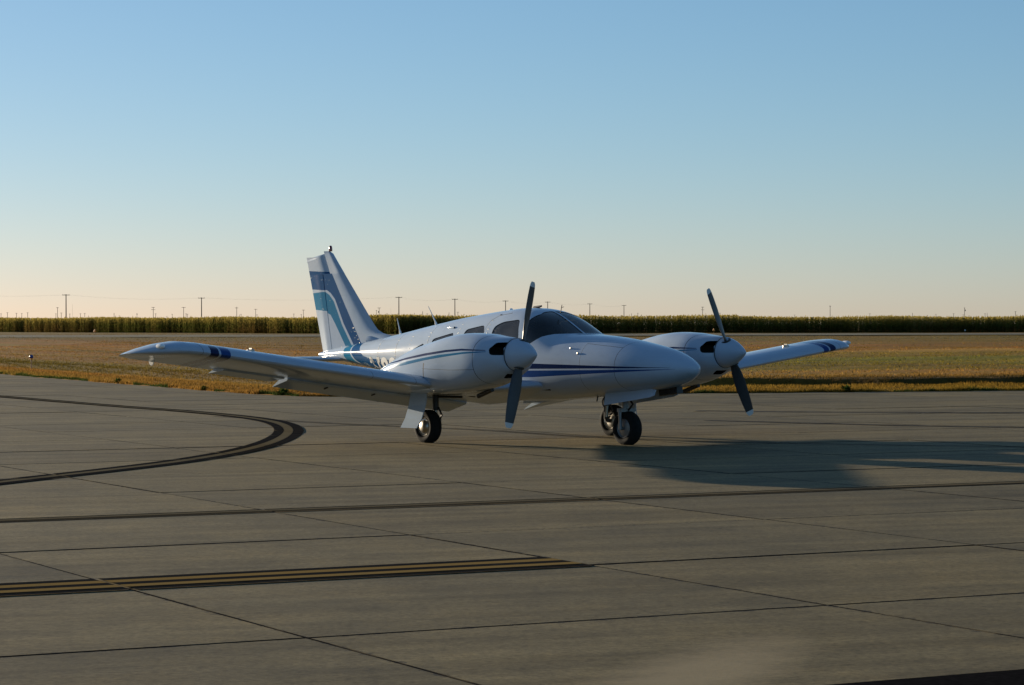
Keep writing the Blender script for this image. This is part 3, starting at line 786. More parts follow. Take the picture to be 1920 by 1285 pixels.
for sgn in (-1, 1):
    bm = bmesh.new()
    ys = [.3, .5, .62, .8, 1.0, 1.15, 1.3, 1.42, 1.6, 2.0, 2.5, 3.0, 3.5, 4.0, Y_AL1]
    loft(bm, [[wing_pt(y, u, v, sgn) for u, v in cutf] for y in ys])
    ys = [Y_AL1 + .001, 4.6, 4.8, 5.0, 5.2, 5.4, 5.55, 5.65, 5.75, 5.83, 5.9, 5.96, 6.02, 6.07, 6.12, 6.15, 6.17]
    loft(bm, [[wing_pt(y, u, v, sgn, tipf(y), -(1 - tipf(y)) * .05) for u, v in full] for y in ys])
    bmesh.ops.recalc_face_normals(bm, faces=bm.faces)
    A = lambda p: [(x, sgn * wing_y(y, sgn)) for x, y in p]
    stamp(bm, A([(-1.2, 5.52), (-1.2, 5.40), (-1.7, 5.29), (-2.3, 5.09), (-3.0, 4.80), (-3.0, 4.93), (-2.3, 5.20), (-1.7, 5.41)]), 1, ax=(0, 1))
    stamp(bm, A([(-1.2, 5.37), (-1.2, 5.22), (-1.7, 5.11), (-2.3, 4.93), (-3.0, 4.66), (-3.0, 4.77), (-2.3, 5.06), (-1.7, 5.26)]), 2, ax=(0, 1))
    for yy in (2.35, 3.02, 5.58): stamp(bm, A([(-1.2, yy), (-1.2, yy + .006), (-3.0, yy + .006), (-3.0, yy)]), 3, ax=(0, 1), only=[0])
    w = obj('wing', bm, [M[k] for k in WM], plane, smooth=40); wing_objs[sgn] = w
    # flap, lowered, and aileron
    def tail_surface(name, y0, y1, ang, drop):
        bm = bmesh.new(); sec = []
        for y in (y0, y1):
            l, t_ = wing_le(y), wing_te(y); xh = l - CUT * (l - t_) - .015; c = xh - t_
            zh = wing_pt(y, CUT, 0, 1)[2] + .012 - drop; ca, sa = math.cos(ang), math.sin(ang); ring = []
            for u, v in [(0, .045), (.06, .056), (.2, .052), (.5, .032), (1, .003), (1, -.003), (.5, -.022), (.2, -.036), (.06, -.042), (0, -.03)]:
                dx = -c * u; ring.append((xh + dx * ca - v * -sa * -1, sgn * y, zh + dx * sa + v * ca))
            sec.append(ring)
        loft(bm, sec); bmesh.ops.recalc_face_normals(bm, faces=bm.faces)
        return obj(name, bm, M['white'], w, smooth=35)
    tail_surface('flap', Y_FL0, Y_FL1 - .01, R(21), .015)
    tail_surface('aileron', Y_FL1 + .03, Y_AL1 - .01, R(13 if sgn < 0 else -4), .0)
    # flap track brackets, fuel cap, position light, tip drain
    for y in (1.35, 2.1, 2.85):
        bm = bmesh.new(); z = wing_pt(y, .8, 0, 1)[2]
        add_box(bm, -2.66, sgn * y, z - .062, .08, .012, .035, Matrix.Rotation(R(-14), 3, 'Y'))
        obj('flap_bracket', bm, M['darkmetal'], w)
    bm = bmesh.new(); p = wing_pt(4.6, .24, .095, sgn)
    add_lathe(bm, [(-.02, .05), (.008, .05), (.014, .042), (.014, .0)], p, (0, 0, 1), 18)
    add_box(bm, p[0], p[1], p[2] + .022, .06, .012, .016)
    obj('fuel_cap', bm, M['chrome'], w, smooth=30)
    bm = bmesh.new(); p = wing_pt(6.0, .02, .02, sgn)
    add_lathe(bm, [(-.05, .03), (0, .034), (.05, .03), (.085, .018), (.095, 0)], (p[0] - .02, p[1], p[2]), (1, 0, 0), 14)
    obj('position_light', bm, M['clearlens'], w, smooth=50)
    bm = bmesh.new(); p = (-2.90, sgn * 5.30, wing_pt(5.3, .98, 0, sgn)[2] + .02)
    add_lathe(bm, [(-.006, .0), (-.006, .06), (.0, .066), (.006, .06), (.006, 0)], p, (0, 1, 0), 20)
    obj('tip_fairing', bm, M['pin'], w, smooth=40)

# --- engine nacelles with propellers
ENG_Y, HUB_Z = 1.77, 1.17
n_top = pchip([-.05, -.07, -.12, -.2, -.36, -.6, -.85, -1.13, -1.47, -1.93, -2.4, -2.9], [1.355, 1.37, 1.38, 1.388, 1.402, 1.428, 1.437, 1.415, 1.352, 1.246, 1.085, .90])
n_bot = pchip([-.05, -.07, -.12, -.2, -.36, -.6, -.85, -1.13, -1.47, -1.93, -2.4, -2.9], [.975, .955, .925, .88, .815, .745, .70, .67, .655, .65, .69, .74])
n_w = pchip([-.05, -.07, -.12, -.2, -.36, -.6, -.85, -1.13, -1.47, -1.93, -2.4, -2.9], [.235, .265, .32, .365, .41, .435, .44, .44, .43, .40, .33, .16])
NM = ['white', 'navy', 'teal', 'seam', 'cavity', 'pin']
for sgn in (-1, 1):
    cy = sgn * ENG_Y
    def nac_ring(x, n=56):
        zt, zb, w = n_top(x), n_bot(x), n_w(x); zc = 1.12 if x > -1 else 1.12 + (x + 1) * .14
        e = 2.0 + .5 * min(max((-.05 - x) / .4, 0), 1); r = []
        for k in range(n):
            a = 2 * math.pi * (k + .5) / n; c, s = math.cos(a), math.sin(a)
            r.append((x, cy + w * math.copysign(abs(c)**(2 / e), c), zc + ((zt - zc) if s > 0 else (zc - zb)) * math.copysign(abs(s)**(2 / e), s)))
        return r
    bm = bmesh.new()
    loft(bm, [nac_ring(x) for x in [-.05, -.058, -.068, -.08, -.10, -.125, -.15, -.18, -.22, -.27, -.32] + list(np.arange(-.38, -2.9, -.07)) + [-2.9]])
    bmesh.ops.recalc_face_normals(bm, faces=bm.faces)
    # stripes on the outer and inner sides
    t1 = [(-2.45, 1.03), (-2.1, 1.075), (-1.851, 1.118), (-1.414, 1.177), (-.95, 1.225), (-.632, 1.243), (-.23, 1.228)]
    t1b = [(-2.45, 1.02), (-2.1, 1.055), (-1.851, 1.09), (-1.414, 1.145), (-.95, 1.195), (-.632, 1.218), (-.23, 1.221)]
    t2 = [(-2.3, 1.0), (-1.816, 1.070), (-1.4, 1.124), (-1.075, 1.163), (-.6, 1.200), (-.22, 1.211)]
    t2b = [(-2.3, .97), (-1.77, 1.035), (-1.4, 1.088), (-1.075, 1.126), (-.6, 1.177), (-.22, 1.203)]
    for sd_ in (lambda c: c.y < cy, lambda c: c.y > cy):
        stamp_strip(bm, t1, t1b, 1, side=sd_, only=[0]); stamp_strip(bm, t2, t2b, 2, side=sd_, only=[0])
        stamp(bm, [(-.42, .6), (-.411, .6), (-.411, 1.6), (-.42, 1.6)], 3, side=sd_, only=[0])
        stamp(bm, [(-1.50, .6), (-1.494, .6), (-1.40, 1.05), (-1.42, 1.06)], 3, side=sd_, only=[0])
        stamp_strip(bm, [(-.42, .985), (-.9, .975), (-1.45, .985)], [(-.42, .980), (-.9, .970), (-1.45, .980)], 3, side=sd_, only=[0])
    # cooling inlets either side of the spinner
    for q in (-1, 1):
        poly = round_poly([(cy + q * .12, 1.325), (cy + q * .24, 1.32), (cy + q * .335, 1.24), (cy + q * .345, 1.165), (cy + q * .19, 1.165), (cy + q * .215, 1.24)], .03)
        stamp(bm, poly, 4, ax=(1, 2), side=lambda c: c.x > -.30)
    stamp(bm, round_poly([(cy - .10, .93), (cy + .10, .93), (cy + .08, .875), (cy - .08, .875)], .02), 4, ax=(1, 2), side=lambda c: c.x > -.30)
    inlet = extract(bm, [4]); inlet.free()
    nac = obj('nacelle', bm, [M[k] for k in NM], plane, smooth=38, recalc=False)
    # engine block seen through the inlets
    bm = bmesh.new(); add_box(bm, -.66, cy, 1.13, .62, .56, .26)
    for k in range(6):
        for q in (-1, 1): add_box(bm, -.36 - k * .08, cy + q * .30, 1.13, .02, .12, .16)
    obj('engine_block', bm, M['cavity'], nac)
    # exhaust pipe
    bm = bmesh.new(); add_tube(bm, (-.75, cy + .16, .72), (-1.05, cy + .17, .63), .03, seg=12)
    obj('exhaust_pipe', bm, M['darkmetal'], nac, smooth=40)
    # propeller
    prop = empty('propeller', (.03, cy, HUB_Z), parent=plane)
    bm = bmesh.new()
    prof = [(-.095, 0), (-.095, .195), (-.085, .205), (-.07, .206), (-.065, .200), (-.06, .200)]
    for k in range(13):
        u = k / 12; prof.append((-.06 + .38 * u, .200 * max(1 - u**1.45, 0)**.92 if k < 12 else 0))
    add_lathe(bm, prof, (0, 0, 0), (1, 0, 0), 36)
    obj('spinner', bm, M['white'], prop, smooth=30)
    bm = bmesh.new(); add_lathe(bm, [(-.079, 0), (-.079, .2085), (-.068, .2085), (-.068, 0)], (0, 0, 0), (1, 0, 0), 36)
    obj('spinner_backplate', bm, M['darkmetal'], prop)
    ang0 = R(12.4) if sgn < 0 else R(-25)
    for k in range(2):
        a = ang0 + k * math.pi; dirv = Vector((0, math.sin(a), math.cos(a))); tan = Vector((0, math.cos(a), -math.sin(a))); ax_ = Vector((1, 0, 0))
        bm = bmesh.new(); rg = []
        for r, c, th, tw in ((.13, .085, .045, 48), (.20, .10, .035, 40), (.30, .135, .024, 33), (.45, .155, .018, 26), (.60, .15, .014, 21), (.75, .135, .011, 18), (.86, .115, .008, 16), (.90, .095, .006, 15), (.925, .06, .004, 15)):
            t_ = R(tw); u = tan * math.cos(t_) - ax_ * math.sin(t_); v = tan * math.sin(t_) + ax_ * math.cos(t_)
            rg.append([dirv * r + u * (c * .5 * math.cos(b_)) + v * (th * .5 * math.sin(b_)) for b_ in np.linspace(0, 2 * math.pi, 14, endpoint=False)])
        loft(bm, rg)
        for f in bm.faces:
            if f.calc_center_median().length > .87: f.material_index = 1
        bmesh.ops.recalc_face_normals(bm, faces=bm.faces)
        obj('blade', bm, [M['blade'], M['bladetip']], prop, smooth=50)
        bm = bmesh.new(); add_lathe(bm, [(.12, .075), (.178, .07), (.182, .05)], (0, 0, 0), dirv, 18)
        obj('blade_root', bm, M['darkmetal'], prop, smooth=40)

# --- landing gear
def wheel(parent, x, y, r, w, out):
    """tyre and hub, axle along y; out = side the hub cap faces"""
    bm = bmesh.new(); h = w / 2; pr = [(-h * .78, r * .56), (-h, r * .66), (-h * 1.02, r * .80), (-h * .86, r * .93), (-h * .5, r * .99), (-h * .48, r * .975), (-h * .42, r * .995), (0, r), (h * .42, r * .995), (h * .48, r * .975), (h * .5, r * .99), (h * .86, r * .93), (h * 1.02, r * .80), (h, r * .66), (h * .78, r * .56)]
    add_lathe(bm, pr, (x, y, r - .012), (0, 1, 0), 40)
    for v in bm.verts:
        if v.co.z < .001: v.co.z = .001
    t_ = obj('tyre', bm, M['rubber'], parent, smooth=50)
    bm = bmesh.new()
    for q in (-1, 1):
        cap = [(h * .80 * q, r * .565), (h * .86 * q, r * .53), (h * .70 * q, r * .47), (h * .74 * q, r * .40)]
        cap += [(h * (1.02 if q == out else .8) * q, r * .33), (h * (1.18 if q == out else .86) * q, r * .20), (h * (1.22 if q == out else .88) * q, 0)]
        add_lathe(bm, cap, (x, y, r - .012), (0, 1, 0), 32)
    obj('hub', bm, M['chrome'] if out else M['metal'], parent, smooth=40)
for sgn in (-1, 1):
    g = empty('main_gear', (0, 0, 0), parent=plane)
    wy = sgn * 1.60; sy = sgn * 1.475
    wheel(g, -2.13, wy, .222, .165, sgn)
    bm = bmesh.new()
    add_tube(bm, (-2.13, sy, .70), (-2.13, sy, .42), .042, .042, 14); add_tube(bm, (-2.13, sy, .43), (-2.13, sy, .24), .028, .028, 14, 1)
    add_tube(bm, (-2.13, sy + .02, .21), (-2.13, sy - .0, .27), .04, .035, 12); add_tube(bm, (-2.13, sy, .21), (-2.13, wy, .21), .026, .026, 12)
    obj('strut', bm, [M['darkmetal'], M['chrome']], g, smooth=40)
    bm = bmesh.new()
    add_tube(bm, (-2.07, sy, .46), (-1.99, sy, .36), .014, .010, 8); add_tube(bm, (-1.99, sy, .36), (-2.08, sy, .25), .010, .014, 8)
    add_tube(bm, (-2.15, sy, .60), (-1.75, sy * .9, .60), .016, .016, 8)
    add_tube(bm, (-2.10, sy - sgn * .06, .42), (-2.10, sy - sgn * .06, .24), .010, .010, 6)
    obj('torque_link', bm, M['darkmetal'], g)
    bm = bmesh.new()
    rg = []
    for z, yy, x0, x1 in ((.68, 1.78, -2.24, -1.89), (.50, 1.80, -2.26, -1.90), (.32, 1.84, -2.29, -1.93), (.20, 1.90, -2.31, -1.96)):
        rg.append([(x0, sgn * yy, z), (x1, sgn * yy, z), (x1, sgn * (yy + .014), z), (x0, sgn * (yy + .014), z)])
    loft(bm, rg); bmesh.ops.recalc_face_normals(bm, faces=bm.faces)
    obj('gear_door', bm, M['white'], g)
    bm = bmesh.new(); add_box(bm, -2.13, sgn * 1.30, .632, .46, .62, .012, Matrix.Rotation(sgn * math.atan(.13), 3, 'X'))
    obj('wheel_well', bm, M['cavity'], g)
g = empty('nose_gear', (0, 0, 0), parent=plane)
wheel(g, 0.0, 0.0, .222, .165, 0)
bm = bmesh.new()
add_tube(bm, (-.06, 0, .80), (-.035, 0, .47), .045, .045, 14); add_tube(bm, (-.035, 0, .48), (-.02, 0, .42), .034, .034, 14, 1)
add_box(bm, -.018, 0, .445, .09, .245, .045)
for q in (-1, 1):
    add_tube(bm, (-.018, q * .112, .455), (-.008, q * .112, .33), .026, .022, 10); add_tube(bm, (-.008, q * .112, .33), (0, q * .112, .20), .022, .026, 10)
add_tube(bm, (0, -.125, .21), (0, .125, .21), .022, .022, 10)
obj('nose_fork', bm, [M['metal'], M['chrome']], g, smooth=40)
bm = bmesh.new()
add_tube(bm, (.03, 0, .60), (.11, 0, .52), .014, .012, 8); add_tube(bm, (.11, 0, .52), (.02, 0, .44), .012, .014, 8)
add_tube(bm, (-.10, .03, .64), (-.34, .03, .70), .018, .018, 8); add_tube(bm, (-.10, -.03, .64), (-.34, -.03, .70), .018, .018, 8)
add_tube(bm, (-.06, -.06, .55), (-.06, -.06, .70), .012, .012, 6)
obj('drag_brace', bm, M['darkmetal'], g)
for sgn in (-1, 1):
    bm = bmesh.new(); rg = []
    for x, z0, z1 in ((-.22, .505, .665), (.30, .575, .70), (.66, .625, .735), (.745, .650, .72)):
        rg.append([(x, sgn * .165, z1), (x, sgn * .178, z1), (x, sgn * .205, z0), (x, sgn * .192, z0)])
    loft(bm, rg); bmesh.ops.recalc_face_normals(bm, faces=bm.faces)
    obj('gear_door', bm, M['white'], g)
bm = bmesh.new(); add_box(bm, .70, .12, .70, .34, .10, .09, Matrix.Rotation(R(-7), 3, 'Y'))
obj('taxi_light_housing', bm, M['darkmetal'], g)
bm = bmesh.new(); prev = None
for k in range(9):
    a = k / 8 * 1.5 * math.pi; p = Vector((-.30 + .05 * math.cos(a), -.12, .54 + .06 * math.sin(a)))
    if prev: add_tube(bm, prev, p, .008, .008, 6)
    prev = p
obj('brake_hose', bm, M['darkmetal'], g)

# --- antennas and small fittings
for (x, z, x2, z2) in ((-4.07, 1.51, -4.27, 1.80), (-4.925, 1.385, -5.02, 1.635)):
    bm = bmesh.new()
    add_tube(bm, (x, 0, z), (x - .03, 0, z + .07), .022, .013, 8); add_tube(bm, (x - .03, 0, z + .07), (x2, 0, z2), .011, .004, 6)
    obj('antenna', bm, M['pin'], plane, smooth=60)
bm = bmesh.new(); add_lathe(bm, [(0, .035), (.012, .03), (.03, .02), (.036, 0)], (-2.39, 0, 1.728), (0, 0, 1), 12)
obj('roof_light', bm, M['clearlens'], plane, smooth=50)
bm = bmesh.new(); add_tube(bm, (-1.27, -.06, 1.69), (-1.24, -.06, 1.80), .006, .006, 6); add_tube(bm, (-1.25, -.06, 1.765), (-1.20, -.06, 1.775), .004, .004, 6)
obj('air_temperature_probe', bm, M['darkmetal'], plane)
bm = bmesh.new(); add_tube(bm, (-1.95, .05, 1.76), (-1.80, .05, 1.79), .03, .012, 8)
obj('roof_antenna', bm, M['darkmetal'], plane)
bm = bmesh.new()
vy = lambda x: -fus_y(x, 1.50)
rg = [[(x, vy(x) - .004 + w * .6 * math.cos(a), 1.50 + w * .6 * math.sin(a)) for a in np.linspace(0, 2 * math.pi, 12, endpoint=False)] for x, w in ((-3.02, .028), (-3.06, .03), (-3.15, .02), (-3.22, .006))]
loft(bm, rg, mat=0)
for f in bm.faces:
    if f.calc_center_median().x > -3.025: f.material_index = 1
obj('cabin_vent', bm, [M['white'], M['cavity']], plane, smooth=50)
for x, z in ((-.52, 1.235), (-.36, 1.17)):
    bm = bmesh.new(); add_lathe(bm, [(0, .018), (.006, .016), (.010, .008), (.010, 0)], (x, -fus_y(x, z) - .001, z), (0, -1, 0), 12)
    obj('door_latch', bm, M['chrome'], fus, smooth=40)
bm = bmesh.new(); add_tube(bm, (-.52, -.05, .625), (-.54, -.05, .545), .012, .008, 8)
obj('drain_mast', bm, M['darkmetal'], plane)

# --- cabin interior
bm = bmesh.new(); add_box(bm, -1.15, 0, 1.22, .10, 1.0, .26); add_box(bm, -1.06, 0, 1.345, .26, .94, .02)
for k in range(-5, 6): add_lathe(bm, [(0, .035), (.008, .03)], (-1.20, k * .085, 1.26), (-1, 0, 0), 12)
obj('instrument_panel', bm, M['inside'], plane)
bm = bmesh.new(); add_box(bm, -2.4, 0, .70, 2.9, 1.0, .03)
obj('cabin_floor', bm, M['inside'], plane)
seat_src = None
for row, x in enumerate((-1.80, -2.65)):
    for q in (-1, 1):
        if seat_src is None:
            seat_src = empty('seat', (x, q * .29, .72), parent=plane)
            for nm, a in (('seat_cushion', (.0, 0, .22, .46, .44, .14, 0)), ('seat_back', (-.26, 0, .52, .12, .44, .56, -10)), ('headrest', (-.32, 0, .88, .09, .26, .16, -8))):
                bm = bmesh.new(); add_box(bm, *a[:6], Matrix.Rotation(R(a[6]), 3, 'Y'))
                bmesh.ops.bevel(bm, geom=bm.edges[:] + bm.verts[:], offset=.035, segments=2, affect='EDGES'); obj(nm, bm, M['seat'], seat_src, smooth=50)
        else:
            s = empty('seat', (x, q * .29, .72 - .14 * row), parent=plane)
            for ch in seat_src.children:
                c = ch.copy(); COL.objects.link(c); c.parent = s
#__PART2__

# ------------------------------------------------------------------ corn field
def corn_front():
    """front edge of the field, left to right (world x, y)"""
    return [(-170, 640), (-106, 545), (-60, 478), (-32, 434), (-19, 416), (4, 428), (9, 452), (30, 452), (92, 455), (150, 458)]
def build_corn():
    P = np.array(corn_front(), float); seg = np.diff(P, axis=0); L = np.hypot(seg[:, 0], seg[:, 1]); cum = np.concatenate([[0], np.cumsum(L)])
    pts = []; rows = 15
    for r in range(rows):
        n = int(cum[-1] / (.24 if r < 6 else .36)); d = np.sort(RNG.uniform(0, cum[-1], n)); i = np.clip(np.searchsorted(cum, d) - 1, 0, len(seg) - 1)
        u = (d - cum[i]) / L[i]; b = P[i] + seg[i] * u[:, None]
        nrm = np.stack([-seg[i, 1], seg[i, 0]], 1) / L[i][:, None]
        off = r * .78 + RNG.normal(0, .09, n)
        ragged = np.where(b[:, 0] < 6, 2.2 * fbm(d * .16, d * 0 + 5, 3)**2, .15)
        q = b + nrm * (off + ragged)[:, None]
        if r == 0: keep = RNG.random(n) < np.where(b[:, 0] < 6, .6, .9); q = q[keep]; b = b[keep]
        pts.append(q)
    p = np.concatenate(pts); N = len(p); left = p[:, 0] < 6
    H = RNG.normal(2.42, .11, N) + .08 * np.sin(p[:, 0] * .21) + np.where((p[:, 0] > -24) & (p[:, 0] < 40), .22, 0) + np.clip((-40 - p[:, 0]) / 60, 0, 1) * .18 + .22 * (fbm(p[:, 0] * .35, p[:, 1] * .2) - .5)
    dry = np.clip(.24 + 1.7 * (fbm(p[:, 0] * .09, p[:, 1] * .03) - .5) + .9 * (fbm(p[:, 0] * .6, p[:, 1] * .3) - .5) + RNG.normal(0, .16, N), 0, 1)
    dry = np.where(left, dry, dry * .35)
    green = np.array([.10, .135, .028]); straw = np.array([.30, .18, .055]); top = np.array([.32, .25, .06])  # top: straw tint, brightened to put sunlight into the upper leaves
    colp = green + (straw - green) * dry[:, None]; colp[left] *= .72; colp *= RNG.uniform(.75, 1.25, N)[:, None]
    verts = []; faces = []; cols = []; base = 0
    phi = RNG.uniform(0, math.pi, N)
    def quads(v, c):          # v (N,4,3)
        nonlocal base
        n = len(v); verts.append(v.reshape(-1, 3)); cols.append(np.repeat(c, 4, axis=0))
        faces.append(base + np.arange(4 * n).reshape(n, 4)); base += 4 * n
    z0 = np.full(N, -.25)
    # stalks
    for k in range(2):
        a = phi + k * math.pi / 2; d = np.stack([np.cos(a), np.sin(a)], 1) * .016
        v = np.zeros((N, 4, 3)); v[:, 0, :2] = p - d; v[:, 1, :2] = p + d; v[:, 2, :2] = p + d * .5; v[:, 3, :2] = p - d * .5
        v[:, 0, 2] = z0; v[:, 1, 2] = z0; v[:, 2, 2] = H; v[:, 3, 2] = H; quads(v, colp * .9)
    # leaves: two panels each, rising then drooping
    for k in range(11):
        hz = H * (.10 + .66 * k / 10) + RNG.normal(0, .06, N); a = phi + k * math.pi + RNG.normal(0, .45, N)
        ln = RNG.uniform(.45, .80, N) * np.where(k > 8, .75, 1); d = np.stack([np.cos(a), np.sin(a)], 1); s = np.stack([-np.sin(a), np.cos(a)], 1) * .045
        m = p + d * (ln * .5)[:, None]; e = p + d * ln[:, None]; rise = RNG.uniform(.10, .32, N); dr = RNG.uniform(-.1, .32, N)
        t = min(1, k / 10); c = colp * (1 - .7 * t**2) + top * (.7 * t**2); c = c * RNG.uniform(.8, 1.2, N)[:, None]
        if k < 4: c = c * .6 + np.array([.15, .09, .035]) * .4
        v = np.zeros((N, 4, 3)); v[:, 0, :2] = p - s * .6; v[:, 1, :2] = p + s * .6; v[:, 2, :2] = m + s; v[:, 3, :2] = m - s
        v[:, 0, 2] = hz; v[:, 1, 2] = hz; v[:, 2, 2] = hz + rise; v[:, 3, 2] = hz + rise + .02; quads(v, c)
        v = np.zeros((N, 4, 3)); v[:, 0, :2] = m - s; v[:, 1, :2] = m + s; v[:, 2, :2] = e + s * .2; v[:, 3, :2] = e - s * .2
        v[:, 0, 2] = hz + rise + .02; v[:, 1, 2] = hz + rise; v[:, 2, 2] = hz + rise - dr; v[:, 3, 2] = hz + rise - dr; quads(v, c)
    # upright top leaves
    for k in range(4):
        hz = H * RNG.uniform(.70, .88, N); a = phi + k * 1.57 + RNG.normal(0, .4, N); d = np.stack([np.cos(a), np.sin(a)], 1) * RNG.uniform(.12, .34, N)[:, None]; w_ = np.stack([-np.sin(a), np.cos(a)], 1) * .05
        v = np.zeros((N, 4, 3)); v[:, 0, :2] = p - w_ * .5; v[:, 1, :2] = p + w_ * .5; v[:, 2, :2] = p + d + w_ * .6; v[:, 3, :2] = p + d - w_ * .6
        v[:, 0, 2] = hz; v[:, 1, 2] = hz; v[:, 2, 2] = hz + RNG.uniform(.2, .42, N); v[:, 3, 2] = v[:, 2, 2] + .02; quads(v, np.tile(top, (N, 1)) * RNG.uniform(.6, 1.1, N)[:, None])
    # tassels
    for k in range(3):
        a = phi + k * 1.05; d = np.stack([np.cos(a), np.sin(a)], 1) * .05
        v = np.zeros((N, 4, 3)); v[:, 0, :2] = p; v[:, 1, :2] = p + d * .2; v[:, 2, :2] = p + d * 2; v[:, 3, :2] = p - d * .6
        v[:, 0, 2] = H - .1; v[:, 1, 2] = H - .1; v[:, 2, 2] = H + RNG.uniform(.08, .26, N); v[:, 3, 2] = H + RNG.uniform(.15, .32, N); quads(v, np.tile(top, (N, 1)) * RNG.uniform(.8, 1.2, N)[:, None])
    me = arr_mesh('corn_field', np.concatenate(verts), np.concatenate(faces)); vcol(me, 'tint', np.concatenate(cols))
    o = link_mesh('corn_field', me, M['corn']); tag(o, 'tall ripening corn standing in a long field behind the runway', 'corn', kind='stuff')
build_corn()
# canopy of the rest of the field behind the standing rows
V = []; xs_c = np.arange(-150, 151, 3.0); fr = corn_front(); ys_c = [11.5, 14, 18, 24, 32, 45, 65, 95, 140]
for x in xs_c:
    y0 = np.interp(x, [p[0] for p in fr], [p[1] for p in fr])
    for d in ys_c: V.append((x, y0 + d, 2.34 + random.uniform(-.10, .10)))
nx, nt = len(xs_c), len(ys_c); i, j = np.meshgrid(np.arange(nx - 1), np.arange(nt - 1), indexing='ij'); a = (i * nt + j).ravel()
me = arr_mesh('corn_canopy', np.array(V), np.stack([a, a + nt, a + nt + 1, a + 1], 1)); vcol(me, 'tint', np.tile([.13, .11, .03], (len(V), 1)))
tag(link_mesh('corn_canopy', me, M['corn']), 'tops of the corn rows farther back in the field', 'corn', kind='stuff')

# ------------------------------------------------------------------ grass
def build_grass():
    X = []; Y = []; T = []; HH = []; Wd = []
    def add(n, x0, x1, t_fn, h0, h1, w):
        x = RNG.uniform(x0, x1, n); t = t_fn(n)
        e = np.array([edge_y(v) for v in x]); X.append(x); Y.append(e + t); T.append(t); HH.append(RNG.uniform(h0, h1, n)); Wd.append(np.full(n, w) * RNG.uniform(.7, 1.3, n))
    add(20000, -24, 18, lambda n: np.abs(RNG.normal(0, .14, n)), .03, .10, .012)            # fringe along the apron
    add(110000, -24, 20, lambda n: RNG.uniform(0, 6.5, n), .02, .075, .013)
    add(60000, -24, 22, lambda n: RNG.uniform(5, 16, n), .02, .08, .015)
    add(110000, -34, 34, lambda n: 14 + 90 * RNG.random(n)**1.2, .015, .055, .03)
    add(20000, -70, 80, lambda n: 80 + 200 * RNG.random(n), .02, .09, .05)
    x = np.concatenate(X); y = np.concatenate(Y); t = np.concatenate(T); h = np.concatenate(HH); w = np.concatenate(Wd); N = len(x)
    clump = np.sin(x * 1.7 + y * .9) * np.sin(x * .8 - y * 1.6) + .5 * np.sin(x * 4.3 + y * 3.1)
    h = h * (1 + .35 * clump)
    z = np.array([ground_z(a, b) * (1 if b <= 100 else .4) - (0 if b <= 100 else .1 * sm((b - 100) / 250)) for a, b in zip(x, t)]) - .01
    a = RNG.uniform(0, 2 * math.pi, N); s = np.stack([np.cos(a), np.sin(a)], 1) * w[:, None]; ln = RNG.normal(0, .35, (N, 2)) * h[:, None]
    v = np.zeros((N, 3, 3)); v[:, 0, 0] = x - s[:, 0]; v[:, 0, 1] = y - s[:, 1]; v[:, 1, 0] = x + s[:, 0]; v[:, 1, 1] = y + s[:, 1]
    v[:, 0, 2] = z; v[:, 1, 2] = z; v[:, 2, 0] = x + ln[:, 0]; v[:, 2, 1] = y + ln[:, 1]; v[:, 2, 2] = z + h
    c = field_col(x, t) * RNG.uniform(.65, 1.3, N)[:, None] * np.array([.80, .92, 1.9])
    dk = (t < .16) & (fbm(x * .8, x * 0) > .56); c[dk] = np.array([.045, .062, .016])
    me = arr_mesh('grass', v.reshape(-1, 3), np.arange(3 * N).reshape(N, 3)); vcol(me, 'tint', np.repeat(c, 3, axis=0))
    tag(link_mesh('grass', me, M['grass']), 'short dry grass growing along the apron and over the field', 'grass', kind='stuff')
build_grass()
# a few leafy weeds at the edge of the concrete
def weed(x, t, r, label):
    y = edge_y(x) + t; v = []; f = []; c = []
    for k in range(90):
        a = random.uniform(0, 6.28); e = random.uniform(.1, 1.3); l = r * random.uniform(.5, 1); d = Vector((math.cos(a) * math.cos(e), math.sin(a) * math.cos(e), math.sin(e) * .8)) * l
        s = Vector((-math.sin(a), math.cos(a), 0)) * .03; n = len(v); b0 = d * .3
        v += [tuple(b0), tuple(d * .7 + s), tuple(d), tuple(d * .7 - s)]; f.append((n, n + 1, n + 2, n + 3)); c += [np.array([.04, .065, .015]) * random.uniform(.7, 1.3)] * 4
    me = arr_mesh('weed', np.array(v), np.array(f)); vcol(me, 'tint', np.array(c))
    o = link_mesh('weed', me, M['grass'], loc=(x, y, ground_z(x, t))); tag(o, label, 'weed', 'weeds at the edge of the apron')
weed(7.55, .15, .24, 'dark leafy weed at the apron edge right of the far propeller')
weed(-10.35, .1, .2, 'low dark weed at the apron edge below the blue taxiway light')
weed(-5.0, .15, .24, 'dark weed at the corner of the apron under the drooped flap')
weed(-7.2, .1, .16, 'low weed at the apron edge below the near wing tip')

